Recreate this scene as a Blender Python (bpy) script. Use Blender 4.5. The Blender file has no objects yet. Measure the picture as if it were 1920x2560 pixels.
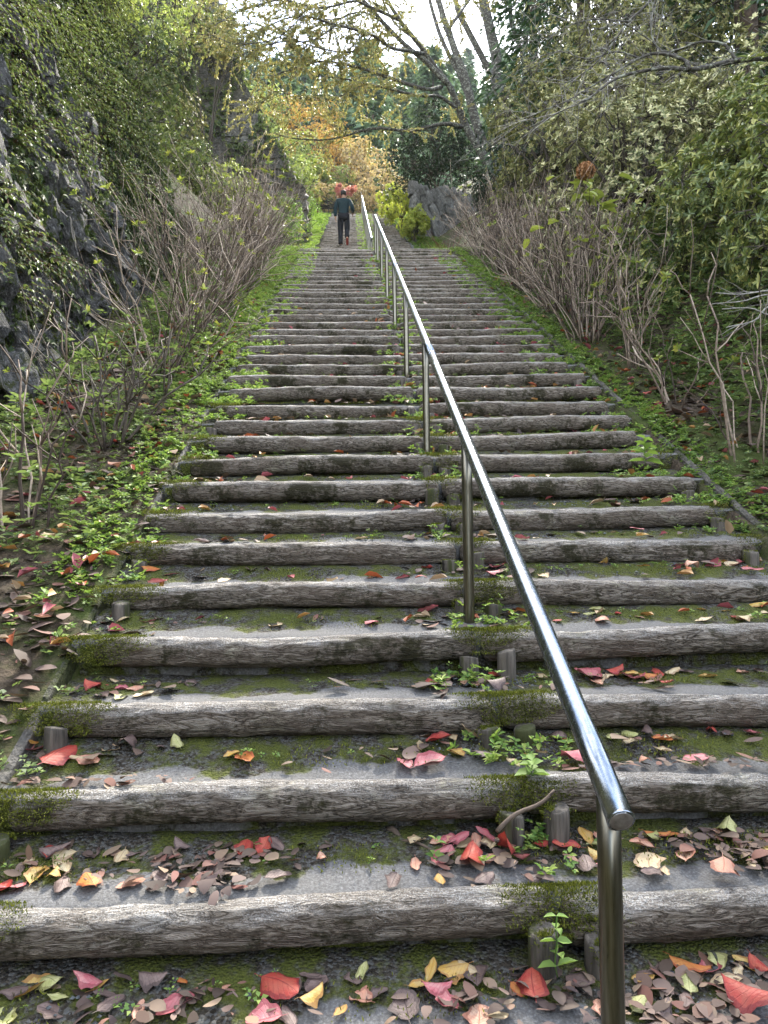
import bpy, math, random
import numpy as np
from mathutils import Vector, Matrix

random.seed(7)
rng = np.random.default_rng(11)
C = bpy.context.scene.collection
scene = bpy.context.scene

# ------------------------------------------------------------------ camera
PITCH, YAW, ROLL, CAMZ = 0.02545, 0.04037, -0.0146, 1.01284
FPX = 1792.0                                   # focal length for the 1920x2560 frame
f_ = np.array([math.sin(YAW)*math.cos(PITCH), math.cos(YAW)*math.cos(PITCH), math.sin(PITCH)])
r0 = np.array([math.cos(YAW), -math.sin(YAW), 0.0]); u0 = np.cross(r0, f_)
r_ = r0*math.cos(ROLL) + u0*math.sin(ROLL); u_ = -r0*math.sin(ROLL) + u0*math.cos(ROLL)
cam_d = bpy.data.cameras.new('camera'); cam = bpy.data.objects.new('camera', cam_d); C.objects.link(cam)
cam_d.sensor_width = 36; cam_d.sensor_fit = 'AUTO'; cam_d.lens = 36*FPX/2560
cam_d.clip_start = 0.05; cam_d.clip_end = 2000
cam.matrix_world = Matrix(((r_[0], u_[0], -f_[0], 0), (r_[1], u_[1], -f_[1], 0), (r_[2], u_[2], -f_[2], CAMZ), (0, 0, 0, 1)))
scene.camera = cam

def px(x, y, D):
    d = f_ + r_*((x-960)/FPX) - u_*((y-1280)/FPX)
    return np.array([0, 0, CAMZ]) + d*(D/d[1])

def px_plane(x, y, z):
    d = f_ + r_*((x-960)/FPX) - u_*((y-1280)/FPX)
    return np.array([0, 0, CAMZ]) + d*((z-CAMZ)/d[2])

# ------------------------------------------------------------------ light
SUN_EL, SUN_AZ = math.radians(44), math.radians(14)
HAZE = 0.00025
SKY_STRENGTH, SUN_STRENGTH, EXPOSURE = 0.15, 4.2, 2.5
world = bpy.data.worlds.new('World'); scene.world = world; world.use_nodes = True
wn, wl = world.node_tree.nodes, world.node_tree.links
wn.clear()
sky = wn.new('ShaderNodeTexSky'); sky.sky_type = 'NISHITA'; sky.sun_disc = False
sky.sun_elevation = SUN_EL; sky.sun_rotation = SUN_AZ; sky.air_density = 1.0; sky.dust_density = .5
wtc = wn.new('ShaderNodeTexCoord')
wmp = wn.new('ShaderNodeMapping'); wmp.inputs['Scale'].default_value = (1, 1, 2.2)
wno = wn.new('ShaderNodeTexNoise'); wno.inputs['Scale'].default_value = 2.6; wno.inputs['Detail'].default_value = 7; wno.inputs['Roughness'].default_value = .6
wra = wn.new('ShaderNodeValToRGB'); wra.color_ramp.elements[0].position = .45; wra.color_ramp.elements[1].position = .62
wmx = wn.new('ShaderNodeMix'); wmx.data_type = 'RGBA'; wmx.inputs[7].default_value = (8.3, 8.1, 7.7, 1)
bg = wn.new('ShaderNodeBackground'); bg.inputs['Strength'].default_value = SKY_STRENGTH
wo = wn.new('ShaderNodeOutputWorld')
wl.new(wtc.outputs['Generated'], wmp.inputs['Vector']); wl.new(wmp.outputs['Vector'], wno.inputs['Vector'])
wl.new(wno.outputs[0], wra.inputs['Fac']); wl.new(wra.outputs['Color'], wmx.inputs['Factor'])
wl.new(sky.outputs['Color'], wmx.inputs[6]); wl.new(wmx.outputs[2], bg.inputs['Color']); wl.new(bg.outputs[0], wo.inputs['Surface'])
sun_d = bpy.data.lights.new('sun', 'SUN'); sun_d.energy = SUN_STRENGTH; sun_d.angle = math.radians(10); sun_d.color = (1, .94, .84)
sun = bpy.data.objects.new('sun', sun_d); C.objects.link(sun)
sdir = Vector((math.sin(SUN_AZ)*math.cos(SUN_EL), math.cos(SUN_AZ)*math.cos(SUN_EL), math.sin(SUN_EL)))
sun.rotation_euler = sdir.to_track_quat('Z', 'Y').to_euler(); sun.location = (5, 20, 40)
vs = scene.view_settings
vs.view_transform = 'Standard'; vs.look = 'None'; vs.exposure = EXPOSURE; vs.gamma = 1; vs.use_curve_mapping = False
scene.cycles.max_bounces = 6; scene.cycles.diffuse_bounces = 3; scene.cycles.transmission_bounces = 4; scene.cycles.transparent_max_bounces = 6
scene.cycles.use_denoising = True

# ------------------------------------------------------------------ numeric helpers
def _hash(i, j, k, seed):
    h = (i*374761393 + j*668265263 + k*1274126177 + seed*974634777) & 0xFFFFFFFF
    h = ((h ^ (h >> 13))*1103515245) & 0xFFFFFFFF
    h = ((h ^ (h >> 16))*2654435761) & 0xFFFFFFFF
    return ((h ^ (h >> 15)) & 0xFFFFFF)/float(0xFFFFFF)

def vnoise(P, seed=0):
    P = np.asarray(P, float); I = np.floor(P).astype(np.int64); f = P - I; f = f*f*(3-2*f)
    out = 0
    for a in (0, 1):
        for b in (0, 1):
            for c in (0, 1):
                w = (f[..., 0] if a else 1-f[..., 0])*(f[..., 1] if b else 1-f[..., 1])*(f[..., 2] if c else 1-f[..., 2])
                out = out + w*_hash(I[..., 0]+a, I[..., 1]+b, I[..., 2]+c, seed)
    return out*2-1

def fbm(P, seed=0, o=3):
    P = np.asarray(P, float); s = 0; a = 1.0; t = 0
    for i in range(o):
        s = s + a*vnoise(P*(2**i), seed+i); t += a; a *= .5
    return s/t

def n2_(x, y, s, seed): return vnoise(np.stack([np.asarray(x)*s, np.asarray(y)*s, 0*np.asarray(x)+.5], -1), seed)

def nrm(v):
    v = np.asarray(v, float)
    return v/np.maximum(np.linalg.norm(v, axis=-1, keepdims=True), 1e-9)

def perp(d):
    d = np.asarray(d, float)
    a = np.where(np.abs(d[..., 2:3]) < .9, np.array([0, 0, 1.0]), np.array([1.0, 0, 0]))
    e1 = nrm(np.cross(d, a)); return e1, np.cross(d, e1)

class Acc:
    def __init__(self): self.V = []; self.F = {3: [], 4: []}; self.n = 0; self.uv = {3: [], 4: []}
    def add(self, V, F, uv=None):
        V = np.asarray(V, float).reshape(-1, 3); F = np.asarray(F, np.int64)
        self.V.append(V); self.F[F.shape[1]].append(F+self.n)
        if uv is not None: self.uv[F.shape[1]].append(np.asarray(uv, float)[F])
        self.n += len(V)
    def addm(self, V, Fs):
        V = np.asarray(V, float).reshape(-1, 3); self.V.append(V)
        for F in Fs: F = np.asarray(F, np.int64); self.F[F.shape[1]].append(F+self.n)
        self.n += len(V)
    def mesh(self, name, smooth=True, mat=None):
        me = bpy.data.meshes.new(name)
        V = np.concatenate(self.V).astype(np.float32)
        t = np.concatenate(self.F[3]) if self.F[3] else np.zeros((0, 3), np.int64)
        q = np.concatenate(self.F[4]) if self.F[4] else np.zeros((0, 4), np.int64)
        me.vertices.add(len(V)); me.vertices.foreach_set('co', V.ravel())
        li = np.concatenate([t.ravel(), q.ravel()]).astype(np.int32)
        me.loops.add(len(li)); me.loops.foreach_set('vertex_index', li)
        ls = np.concatenate([np.arange(len(t))*3, len(t)*3+np.arange(len(q))*4]).astype(np.int32)
        me.polygons.add(len(ls)); me.polygons.foreach_set('loop_start', ls)
        me.polygons.foreach_set('use_smooth', np.full(len(ls), smooth, bool))
        u = [np.concatenate(self.uv[k]).reshape(-1, 2) for k in (3, 4) if self.uv[k]]
        if u:
            u = np.concatenate(u)
            if len(u) == len(li):
                l = me.uv_layers.new(name='UVMap'); l.data.foreach_set('uv', u.astype(np.float32).ravel())
        me.update(calc_edges=True)
        if mat: me.materials.append(mat)
        return me

def tag(o, label=None, cat=None, group=None, kind=None):
    for k, v in (('label', label), ('category', cat), ('group', group), ('kind', kind)):
        if v: o[k] = v
    return o

def obj(name, me, parent=None, loc=None, **k):
    if isinstance(me, Acc): raise TypeError
    o = bpy.data.objects.new(name, me); C.objects.link(o)
    if parent is not None: o.parent = parent
    if loc is not None: o.location = loc
    return tag(o, **k)

def empty(name, loc, **k):
    o = bpy.data.objects.new(name, None); C.objects.link(o); o.location = loc; o.empty_display_size = .1
    return tag(o, **k)

def dup(root, loc=None, rz=0.0, sc=1.0, label=None):
    r = root.copy(); C.objects.link(r)
    if loc is not None: r.location = loc
    r.rotation_euler = (0, 0, rz); r.scale = (sc, sc, sc) if np.isscalar(sc) else sc
    if label: r['label'] = label
    for ch in list(root.children):
        c = ch.copy(); C.objects.link(c); c.parent = r
        for g in list(ch.children):
            d = g.copy(); C.objects.link(d); d.parent = c
    return r

def tube(acc, P, R, k=6, cap=True):
    P = np.asarray(P, float); m = len(P); R = np.broadcast_to(np.asarray(R, float), (m,))
    T = np.gradient(P, axis=0); T = nrm(T)
    ref = np.array([.31, .17, .93]);
    if abs(T.mean(0) @ ref) > .9: ref = np.array([.9, .3, .1])
    e1 = nrm(np.cross(T, ref)); e2 = np.cross(T, e1)
    a = np.arange(k)*2*math.pi/k
    V = P[:, None, :] + R[:, None, None]*(np.cos(a)[None, :, None]*e1[:, None, :] + np.sin(a)[None, :, None]*e2[:, None, :])
    i = np.arange(m-1)[:, None]*k; j = np.arange(k)[None, :]; jn = (j+1) % k
    F = np.stack([i+j, i+jn, i+k+jn, i+k+j], -1).reshape(-1, 4)
    V = V.reshape(-1, 3)
    if cap:
        V = np.concatenate([V, P[-1:]+T[-1:]*R[-1]*.3, P[:1]]); n = m*k
        jj = np.arange(k); tp = np.stack([(m-1)*k+jj, (m-1)*k+(jj+1) % k, np.full(k, n)], 1); bt = np.stack([(jj+1) % k, jj, np.full(k, n+1)], 1)
        acc.addm(V, [F, np.concatenate([tp, bt])])
    else: acc.add(V, F)

def smooth_line(P, n):
    P = np.asarray(P, float); m = len(P)
    Q = np.concatenate([[2*P[0]-P[1]], P, [2*P[-1]-P[-2]]])
    t = np.linspace(0, m-1-1e-6, n); i = t.astype(int); f = (t-i)[:, None]
    a, b, c, d = Q[i], Q[i+1], Q[i+2], Q[i+3]
    return .5*(2*b + (c-a)*f + (2*a-5*b+4*c-d)*f**2 + (3*b-a-3*c+d)*f**3)

def leaves(acc, P, T, N, L, W, fold=.18, droop=.15, hi=True):
    """leaf blades: base P, tip direction T, face normal N, length L, width W"""
    P = np.asarray(P, float); n = len(P); T = nrm(T); N = np.broadcast_to(np.asarray(N, float), P.shape)
    B = nrm(np.cross(T, N)); N = np.cross(B, T)
    L = np.broadcast_to(np.asarray(L, float), (n,))[:, None]; W = np.broadcast_to(np.asarray(W, float), (n,))[:, None]
    if hi == 2:
        v = [P]+[P+T*L*t+s_*B*W*w+N*(W*fold*w*2-L*droop*t*t) for s_, ts in ((-1, (.13, .36, .64, .87)), (0, (1.0,)), (1, (.87, .64, .36, .13))) for t in ts for w in ({.13: .3, .36: .5, .64: .46, .87: .24, 1.0: 0}[t],)]
        V = np.stack(v, 1).reshape(-1, 3); b = np.arange(n)[:, None]*10
        F = np.concatenate([b+np.array([q]) for q in ([0, 1, 9, 9], [1, 2, 8, 9], [2, 3, 7, 8], [3, 4, 6, 7])]); F3 = np.concatenate([b+np.array([q]) for q in ([0, 1, 9], [4, 5, 6])])
        acc.addm(V, [F[n:], F3]); return
    if hi:
        v = [P, P+T*L*.28-B*W*.46+N*W*fold, P+T*L*.66-B*W*.36+N*(W*fold-L*droop*.4), P+T*L-N*L*droop,
             P+T*L*.66+B*W*.36+N*(W*fold-L*droop*.4), P+T*L*.28+B*W*.46+N*W*fold]
        V = np.stack(v, 1).reshape(-1, 3); b = np.arange(n)[:, None]*6
        F = np.concatenate([b+np.array([[0, 1, 2, 3]]), b+np.array([[0, 3, 4, 5]])])
    else:
        V = np.stack([P, P+T*L*.45-B*W*.5+N*W*fold, P+T*L-N*L*droop, P+T*L*.45+B*W*.5+N*W*fold], 1).reshape(-1, 3); b = np.arange(n)[:, None]*4
        F = b+np.array([[0, 1, 2, 3]])
    acc.add(V, F)

def rosettes(acc, P, D, k, L, W, spread=1.0, hi=True, jit=.35, droop=.2):
    """k leaves round each shoot tip P with shoot direction D"""
    n = len(P); P = np.repeat(P, k, 0); D = np.repeat(nrm(D), k, 0)
    e1, e2 = perp(D); a = np.tile(np.arange(k)*2*math.pi/k, n)+np.repeat(rng.uniform(0, 6.28, n), k)+rng.normal(0, .25, n*k)
    ring = e1*np.cos(a)[:, None]+e2*np.sin(a)[:, None]
    w = np.clip(spread*rng.normal(1, .3, n*k), .2, 3)[:, None]
    T = nrm(D*.6+ring*w); N = nrm(D-ring*.45+rng.normal(0, jit, (n*k, 3))*.6)
    leaves(acc, P+ring*.004+D*(rng.uniform(-.3, .1, n*k)*L)[:, None], T, N, L*rng.uniform(.65, 1.2, n*k), W*rng.uniform(.75, 1.2, n*k)*(1 if hi else 1.1), droop=droop, hi=hi)

def rand_dirs(n, up=0.0):
    d = nrm(rng.normal(0, 1, (n, 3))); d[:, 2] += up; return nrm(d)

# ------------------------------------------------------------------ materials
class NT:
    def __init__(self, name, rough=.8, spec=.3):
        self.m = bpy.data.materials.new(name); self.m.use_nodes = True
        self.t = self.m.node_tree; self.n = self.t.nodes; self.l = self.t.links
        self.b = self.n['Principled BSDF']; self.out = self.n['Material Output']
        self.b.inputs['Roughness'].default_value = rough; self.b.inputs['Specular IOR Level'].default_value = spec
        self._tc = None
    def new(self, t): return self.n.new('ShaderNode'+t)
    def tc(self, which='Object'):
        if self._tc is None: self._tc = self.new('TexCoord')
        return self._tc.outputs[which]
    def put(self, sock, v):
        if isinstance(v, bpy.types.NodeSocket): self.l.new(v, sock)
        else:
            if sock.type == 'RGBA' and len(v) == 3: v = (*v, 1)
            sock.default_value = v
    def map(self, v, scale=(1, 1, 1), loc=None):
        n = self.new('Mapping'); self.put(n.inputs['Vector'], v); n.inputs['Scale'].default_value = scale
        if loc is not None: self.put(n.inputs['Location'], loc)
        return n.outputs[0]
    def noise(self, v, scale, detail=4, rough=.55, dist=0):
        n = self.new('TexNoise'); self.put(n.inputs['Vector'], v); n.inputs['Scale'].default_value = scale
        n.inputs['Detail'].default_value = detail; n.inputs['Roughness'].default_value = rough; n.inputs['Distortion'].default_value = dist
        return n.outputs[0]
    def voro(self, v, scale, feature='DISTANCE_TO_EDGE', out='Distance'):
        n = self.new('TexVoronoi'); n.feature = feature; self.put(n.inputs['Vector'], v); n.inputs['Scale'].default_value = scale
        return n.outputs[out]
    def ramp(self, f, stops, interp='LINEAR'):
        n = self.new('ValToRGB'); self.put(n.inputs['Fac'], f); cr = n.color_ramp; cr.interpolation = interp
        while len(cr.elements) < len(stops): cr.elements.new(.5)
        for e, (p, c) in zip(cr.elements, stops):
            e.position = p; e.color = (*c, 1) if not np.isscalar(c) else (c, c, c, 1)
        return n.outputs['Color']
    def mix(self, f, a, b, mode='MIX'):
        n = self.new('Mix'); n.data_type = 'RGBA'; n.blend_type = mode
        self.put(n.inputs['Factor'], f); self.put(n.inputs[6], a); self.put(n.inputs[7], b); return n.outputs[2]
    def math(self, op, a, b=0.0, clamp=False):
        n = self.new('Math'); n.operation = op; n.use_clamp = clamp; self.put(n.inputs[0], a); self.put(n.inputs[1], b); return n.outputs[0]
    def vmath(self, op, a, b):
        n = self.new('VectorMath'); n.operation = op; self.put(n.inputs[0], a); self.put(n.inputs[1], b); return n.outputs[0]
    def sep(self, v):
        n = self.new('SeparateXYZ'); self.put(n.inputs[0], v); return n.outputs
    def randvec(self):
        n = self.new('ObjectInfo'); m = self.new('VectorMath'); m.operation = 'SCALE'; m.inputs[0].default_value = (97, 53, 71)
        self.l.new(n.outputs['Random'], m.inputs['Scale']); return m.outputs[0]
    def rand(self): return self.new('ObjectInfo').outputs['Random']
    def island(self): return self.new('NewGeometry').outputs['Random Per Island']
    def normal(self): return self.new('NewGeometry').outputs['Normal']
    def bump(self, h, strength=.5, dist=.01):
        n = self.new('Bump'); self.put(n.inputs['Height'], h); n.inputs['Strength'].default_value = strength; n.inputs['Distance'].default_value = dist
        self.l.new(n.outputs[0], self.b.inputs['Normal'])
    def color(self, c): self.put(self.b.inputs['Base Color'], c)

def leaf_mat(name, cols, rough=.42, trans=.3, spec=.4, mottled=.25):
    m = NT(name, rough, spec); n = len(cols)
    c = m.ramp(m.island(), [((i+.5)/n, col) for i, col in enumerate(cols)])
    nz = m.noise(m.tc('Object'), 1.1, 3)
    c = m.mix(m.ramp(nz, [(.35, 0.0), (.65, mottled)]), c, tuple(np.clip(np.mean(cols, 0)*np.array([1.5, 1.45, 1.0]), 0, 1)))
    m.color(c)
    if trans:
        t = m.new('BsdfTranslucent'); m.put(t.inputs['Color'], m.mix(.5, c, tuple(np.mean(cols, 0)*np.array([1.6, 1.7, .8])), 'MIX'))
        s = m.new('MixShader'); s.inputs[0].default_value = trans
        m.l.new(m.b.outputs[0], s.inputs[1]); m.l.new(t.outputs[0], s.inputs[2]); m.l.new(s.outputs[0], m.out.inputs['Surface'])
    return m.m

def log_mat():
    m = NT('log_concrete', .85, .2); v = m.vmath('ADD', m.tc('Object'), m.randvec())
    vv = v
    a = m.noise(m.map(vv, (9, 38, 38)), 1.0, 4, .58, 1.5)
    b = m.noise(m.map(vv, (16, 90, 90)), 1.0, 4, .62, .8)
    r1 = m.math('MULTIPLY', m.math('ABSOLUTE', m.math('SUBTRACT', a, .5)), 4.5, True)
    r2 = m.math('MULTIPLY', m.math('ABSOLUTE', m.math('SUBTRACT', b, .5)), 4.0, True)
    bark = m.math('ADD', m.math('MULTIPLY', r1, .65), m.math('MULTIPLY', r2, .35))
    c = m.ramp(bark, [(.05, (.022, .017, .012)), (.15, (.115, .094, .073)), (.34, (.225, .192, .155)), (.75, (.33, .295, .25))])
    big = m.noise(v, 2.4, 4)
    c = m.mix(m.ramp(big, [(.42, 0.0), (.68, .55)]), c, (.14, .105, .078))
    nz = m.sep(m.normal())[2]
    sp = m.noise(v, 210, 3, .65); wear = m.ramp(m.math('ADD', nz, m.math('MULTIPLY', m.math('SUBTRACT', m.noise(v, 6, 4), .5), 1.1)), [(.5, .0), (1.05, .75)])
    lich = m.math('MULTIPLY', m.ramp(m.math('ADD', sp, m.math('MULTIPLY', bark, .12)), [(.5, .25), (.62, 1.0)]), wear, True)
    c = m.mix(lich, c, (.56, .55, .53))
    c = m.mix(m.math('MULTIPLY', m.ramp(m.noise(v, 5.5, 4, .6), [(.58, 0.0), (.68, .65)]), m.ramp(bark, [(.1, 0.0), (.4, 1.0)])), c, (.3, .28, .2))
    c = m.mix(m.math('MULTIPLY', m.ramp(sp, [(.58, 0.0), (.64, .7)]), m.ramp(m.noise(v, 9, 3), [(.5, 0.0), (.62, 1.0)])), c, (.36, .35, .32))
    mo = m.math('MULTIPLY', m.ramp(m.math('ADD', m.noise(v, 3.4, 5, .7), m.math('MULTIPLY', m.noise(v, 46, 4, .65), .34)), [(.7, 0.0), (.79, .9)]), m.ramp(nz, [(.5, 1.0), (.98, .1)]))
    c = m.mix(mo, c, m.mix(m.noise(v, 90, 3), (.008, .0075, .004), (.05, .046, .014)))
    m.color(c)
    m.bump(m.math('ADD', bark, m.math('MULTIPLY', sp, .2)), 1.0, .02)
    return m.m

def tread_mat():
    m = NT('tread_surface', .9, .2); v = m.tc('Object'); uv = m.sep(m.tc('UV'))
    con = m.ramp(m.noise(v, 120, 4, .7), [(.3, (.06, .058, .056)), (.5, (.105, .102, .1)), (.74, (.2, .2, .2))])
    con = m.mix(m.ramp(m.noise(v, 4, 4), [(.4, 0.0), (.7, .5)]), con, (.12, .115, .105))
    g = m.voro(v, 105, 'F1', 'Color'); gs = m.sep(g)
    soil = m.ramp(gs[0], [(.1, (.022, .018, .013)), (.5, (.05, .043, .034)), (.9, (.09, .09, .086))])
    moss = m.mix(m.noise(v, 90, 3), (.022, .03, .006), (.1, .11, .02))
    soil = m.mix(m.ramp(m.noise(v, 7, 5, .7), [(.44, 0.0), (.56, 1.0)]), soil, moss)
    edge = m.math('ADD', uv[1], m.math('ADD', m.math('MULTIPLY', m.math('SUBTRACT', m.noise(v, 2.2, 5, .6), .5), 1.9), m.math('MULTIPLY', m.math('ABSOLUTE', m.math('SUBTRACT', m.sep(v)[0], -.35)), .09)))
    f = m.ramp(edge, [(.3, 0.0), (.36, 1.0)])
    m.color(m.mix(f, con, soil))
    m.bump(m.math('ADD', m.math('MULTIPLY', m.noise(v, 130, 3), .4), m.math('MULTIPLY', m.math('MULTIPLY', m.voro(v, 105, 'F1'), -1.0), f)), .9, .012)
    return m.m

def ground_mat():
    m = NT('soil', .95, .15); v = m.tc('Object')
    c = m.ramp(m.noise(v, 22, 6, .7), [(.3, (.02, .015, .01)), (.5, (.06, .046, .032)), (.72, (.13, .1, .07))])
    moss = m.mix(m.noise(v, 60, 3), (.02, .03, .006), (.07, .095, .02))
    c = m.mix(m.ramp(m.noise(v, 1.6, 6, .7), [(.45, 0.0), (.58, .9)]), c, moss)
    far = m.ramp(m.math('DIVIDE', m.sep(v)[1], 100.0), [(.36, 0.0), (.44, 1.0)])
    c = m.mix(far, c, m.mix(m.noise(v, .4, 5), (.016, .03, .014), (.05, .075, .03)))
    m.color(c); m.bump(m.noise(v, 45, 5, .7), .8, .03); return m.m

def stone_mat(name, dark, light, mosscol=(.05, .06, .012), mossy=.5):
    m = NT(name, .8, .3); v = m.vmath('ADD', m.tc('Object'), m.randvec())
    c = m.ramp(m.noise(v, 7, 7, .68), [(.32, dark), (.52, tuple(np.array(dark)*.5+np.array(light)*.5)), (.7, light)])
    c = m.mix(m.ramp(m.noise(v, 11, 4, .6), [(.56, 0.0), (.66, .75)]), c, tuple(np.clip(np.array(light)*1.55, 0, 1)))
    c = m.mix(m.math('MULTIPLY', m.rand(), .6), c, tuple(np.array(dark)*1.2))
    mo = m.ramp(m.noise(v, 3.2, 6, .7), [(.62-mossy*.2, 0.0), (.7-mossy*.2, 1.0)])
    c = m.mix(mo, c, m.mix(m.noise(v, 50, 3), tuple(np.array(mosscol)*.4), tuple(np.array(mosscol)*1.4)))
    m.color(c); m.bump(m.math('ADD', m.noise(v, 24, 7, .7), m.math('MULTIPLY', m.noise(v, 6, 4, .6), 1.5)), 1.0, .06); return m.m

def plain(name, c1, c2, scale=20, rough=.8, spec=.3, stretch=(1, 1, 1), bump=.4, dist=.004, lich=None):
    m = NT(name, rough, spec); v = m.vmath('ADD', m.map(m.tc('Object'), stretch), m.randvec())
    n = m.noise(v, scale, 5, .62)
    c = m.ramp(n, [(.32, c1), (.68, c2)])
    if lich: c = m.mix(m.ramp(m.noise(v, lich[0], 4, .6), [(.54, 0.0), (.6, lich[2])]), c, lich[1])
    m.color(c); m.bump(n, bump, dist); return m.m

def fallen_mat(name, base, dark, alt, spots=.5):
    m = NT(name, .55, .35); uv = m.tc('UV'); s = m.sep(uv); v = m.vmath('ADD', m.map(uv, (.5, 1, 1)), m.randvec())
    c = m.mix(m.ramp(m.noise(v, 2.4, 4, .6), [(.36, 0.0), (.6, 1.0)]), base, m.mix(m.rand(), alt, tuple(np.array(alt)*.5+np.array(dark)*.5)))
    au = m.math('ABSOLUTE', s[0])
    ph = m.math('SINE', m.math('SUBTRACT', m.math('MULTIPLY', s[1], 48.0), m.math('MULTIPLY', au, 15.0)))
    vein = m.math('MAXIMUM', m.ramp(ph, [(.9, 0.0), (.985, .4)]), m.ramp(au, [(.015, .75), (.05, 0.0)]))
    c = m.mix(vein, c, dark)
    c = m.mix(m.ramp(m.noise(v, 9, 4, .7), [(.66, 0.0), (.7, spots)]), c, tuple(np.array(dark)*.45))
    c = m.mix(m.math('MULTIPLY', m.ramp(m.math('ADD', au, m.math('MULTIPLY', m.noise(v, 5, 3), .5)), [(.95, 0.0), (1.2, .7)]), 1.0), c, dark)
    m.color(c); m.bump(m.math('SUBTRACT', m.noise(v, 12, 3), vein), .5, .004)
    t = m.new('BsdfTranslucent'); m.put(t.inputs['Color'], c)
    x = m.new('MixShader'); x.inputs[0].default_value = .15
    m.l.new(m.b.outputs[0], x.inputs[1]); m.l.new(t.outputs[0], x.inputs[2]); m.l.new(x.outputs[0], m.out.inputs['Surface'])
    return m.m

def steel_mat(name='stainless_steel', c1=(.21, .235, .265), c2=(.31, .34, .375), rb=.13):
    m = NT(name, .2, .5); v = m.tc('Object')
    m.b.inputs['Metallic'].default_value = 1.0
    n = m.noise(m.map(v, (30, 30, 2)), 3, 5, .7)
    m.color(m.ramp(n, [(.3, c1), (.7, c2)]))
    m.put(m.b.inputs['Roughness'], m.math('ADD', m.math('MULTIPLY', n, .24), rb))
    m.bump(m.noise(v, 240, 2), .04, .002); return m.m

def stem_mat(name, cols):
    m = NT(name, .8, .25); n = len(cols); v = m.tc('Object')
    c = m.ramp(m.island(), [((i+.5)/n, k) for i, k in enumerate(cols)])
    c = m.mix(m.ramp(m.noise(v, 40, 3), [(.4, 0.0), (.7, .6)]), c, tuple(np.array(cols[0])*.8))
    m.color(c); return m.m

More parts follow.
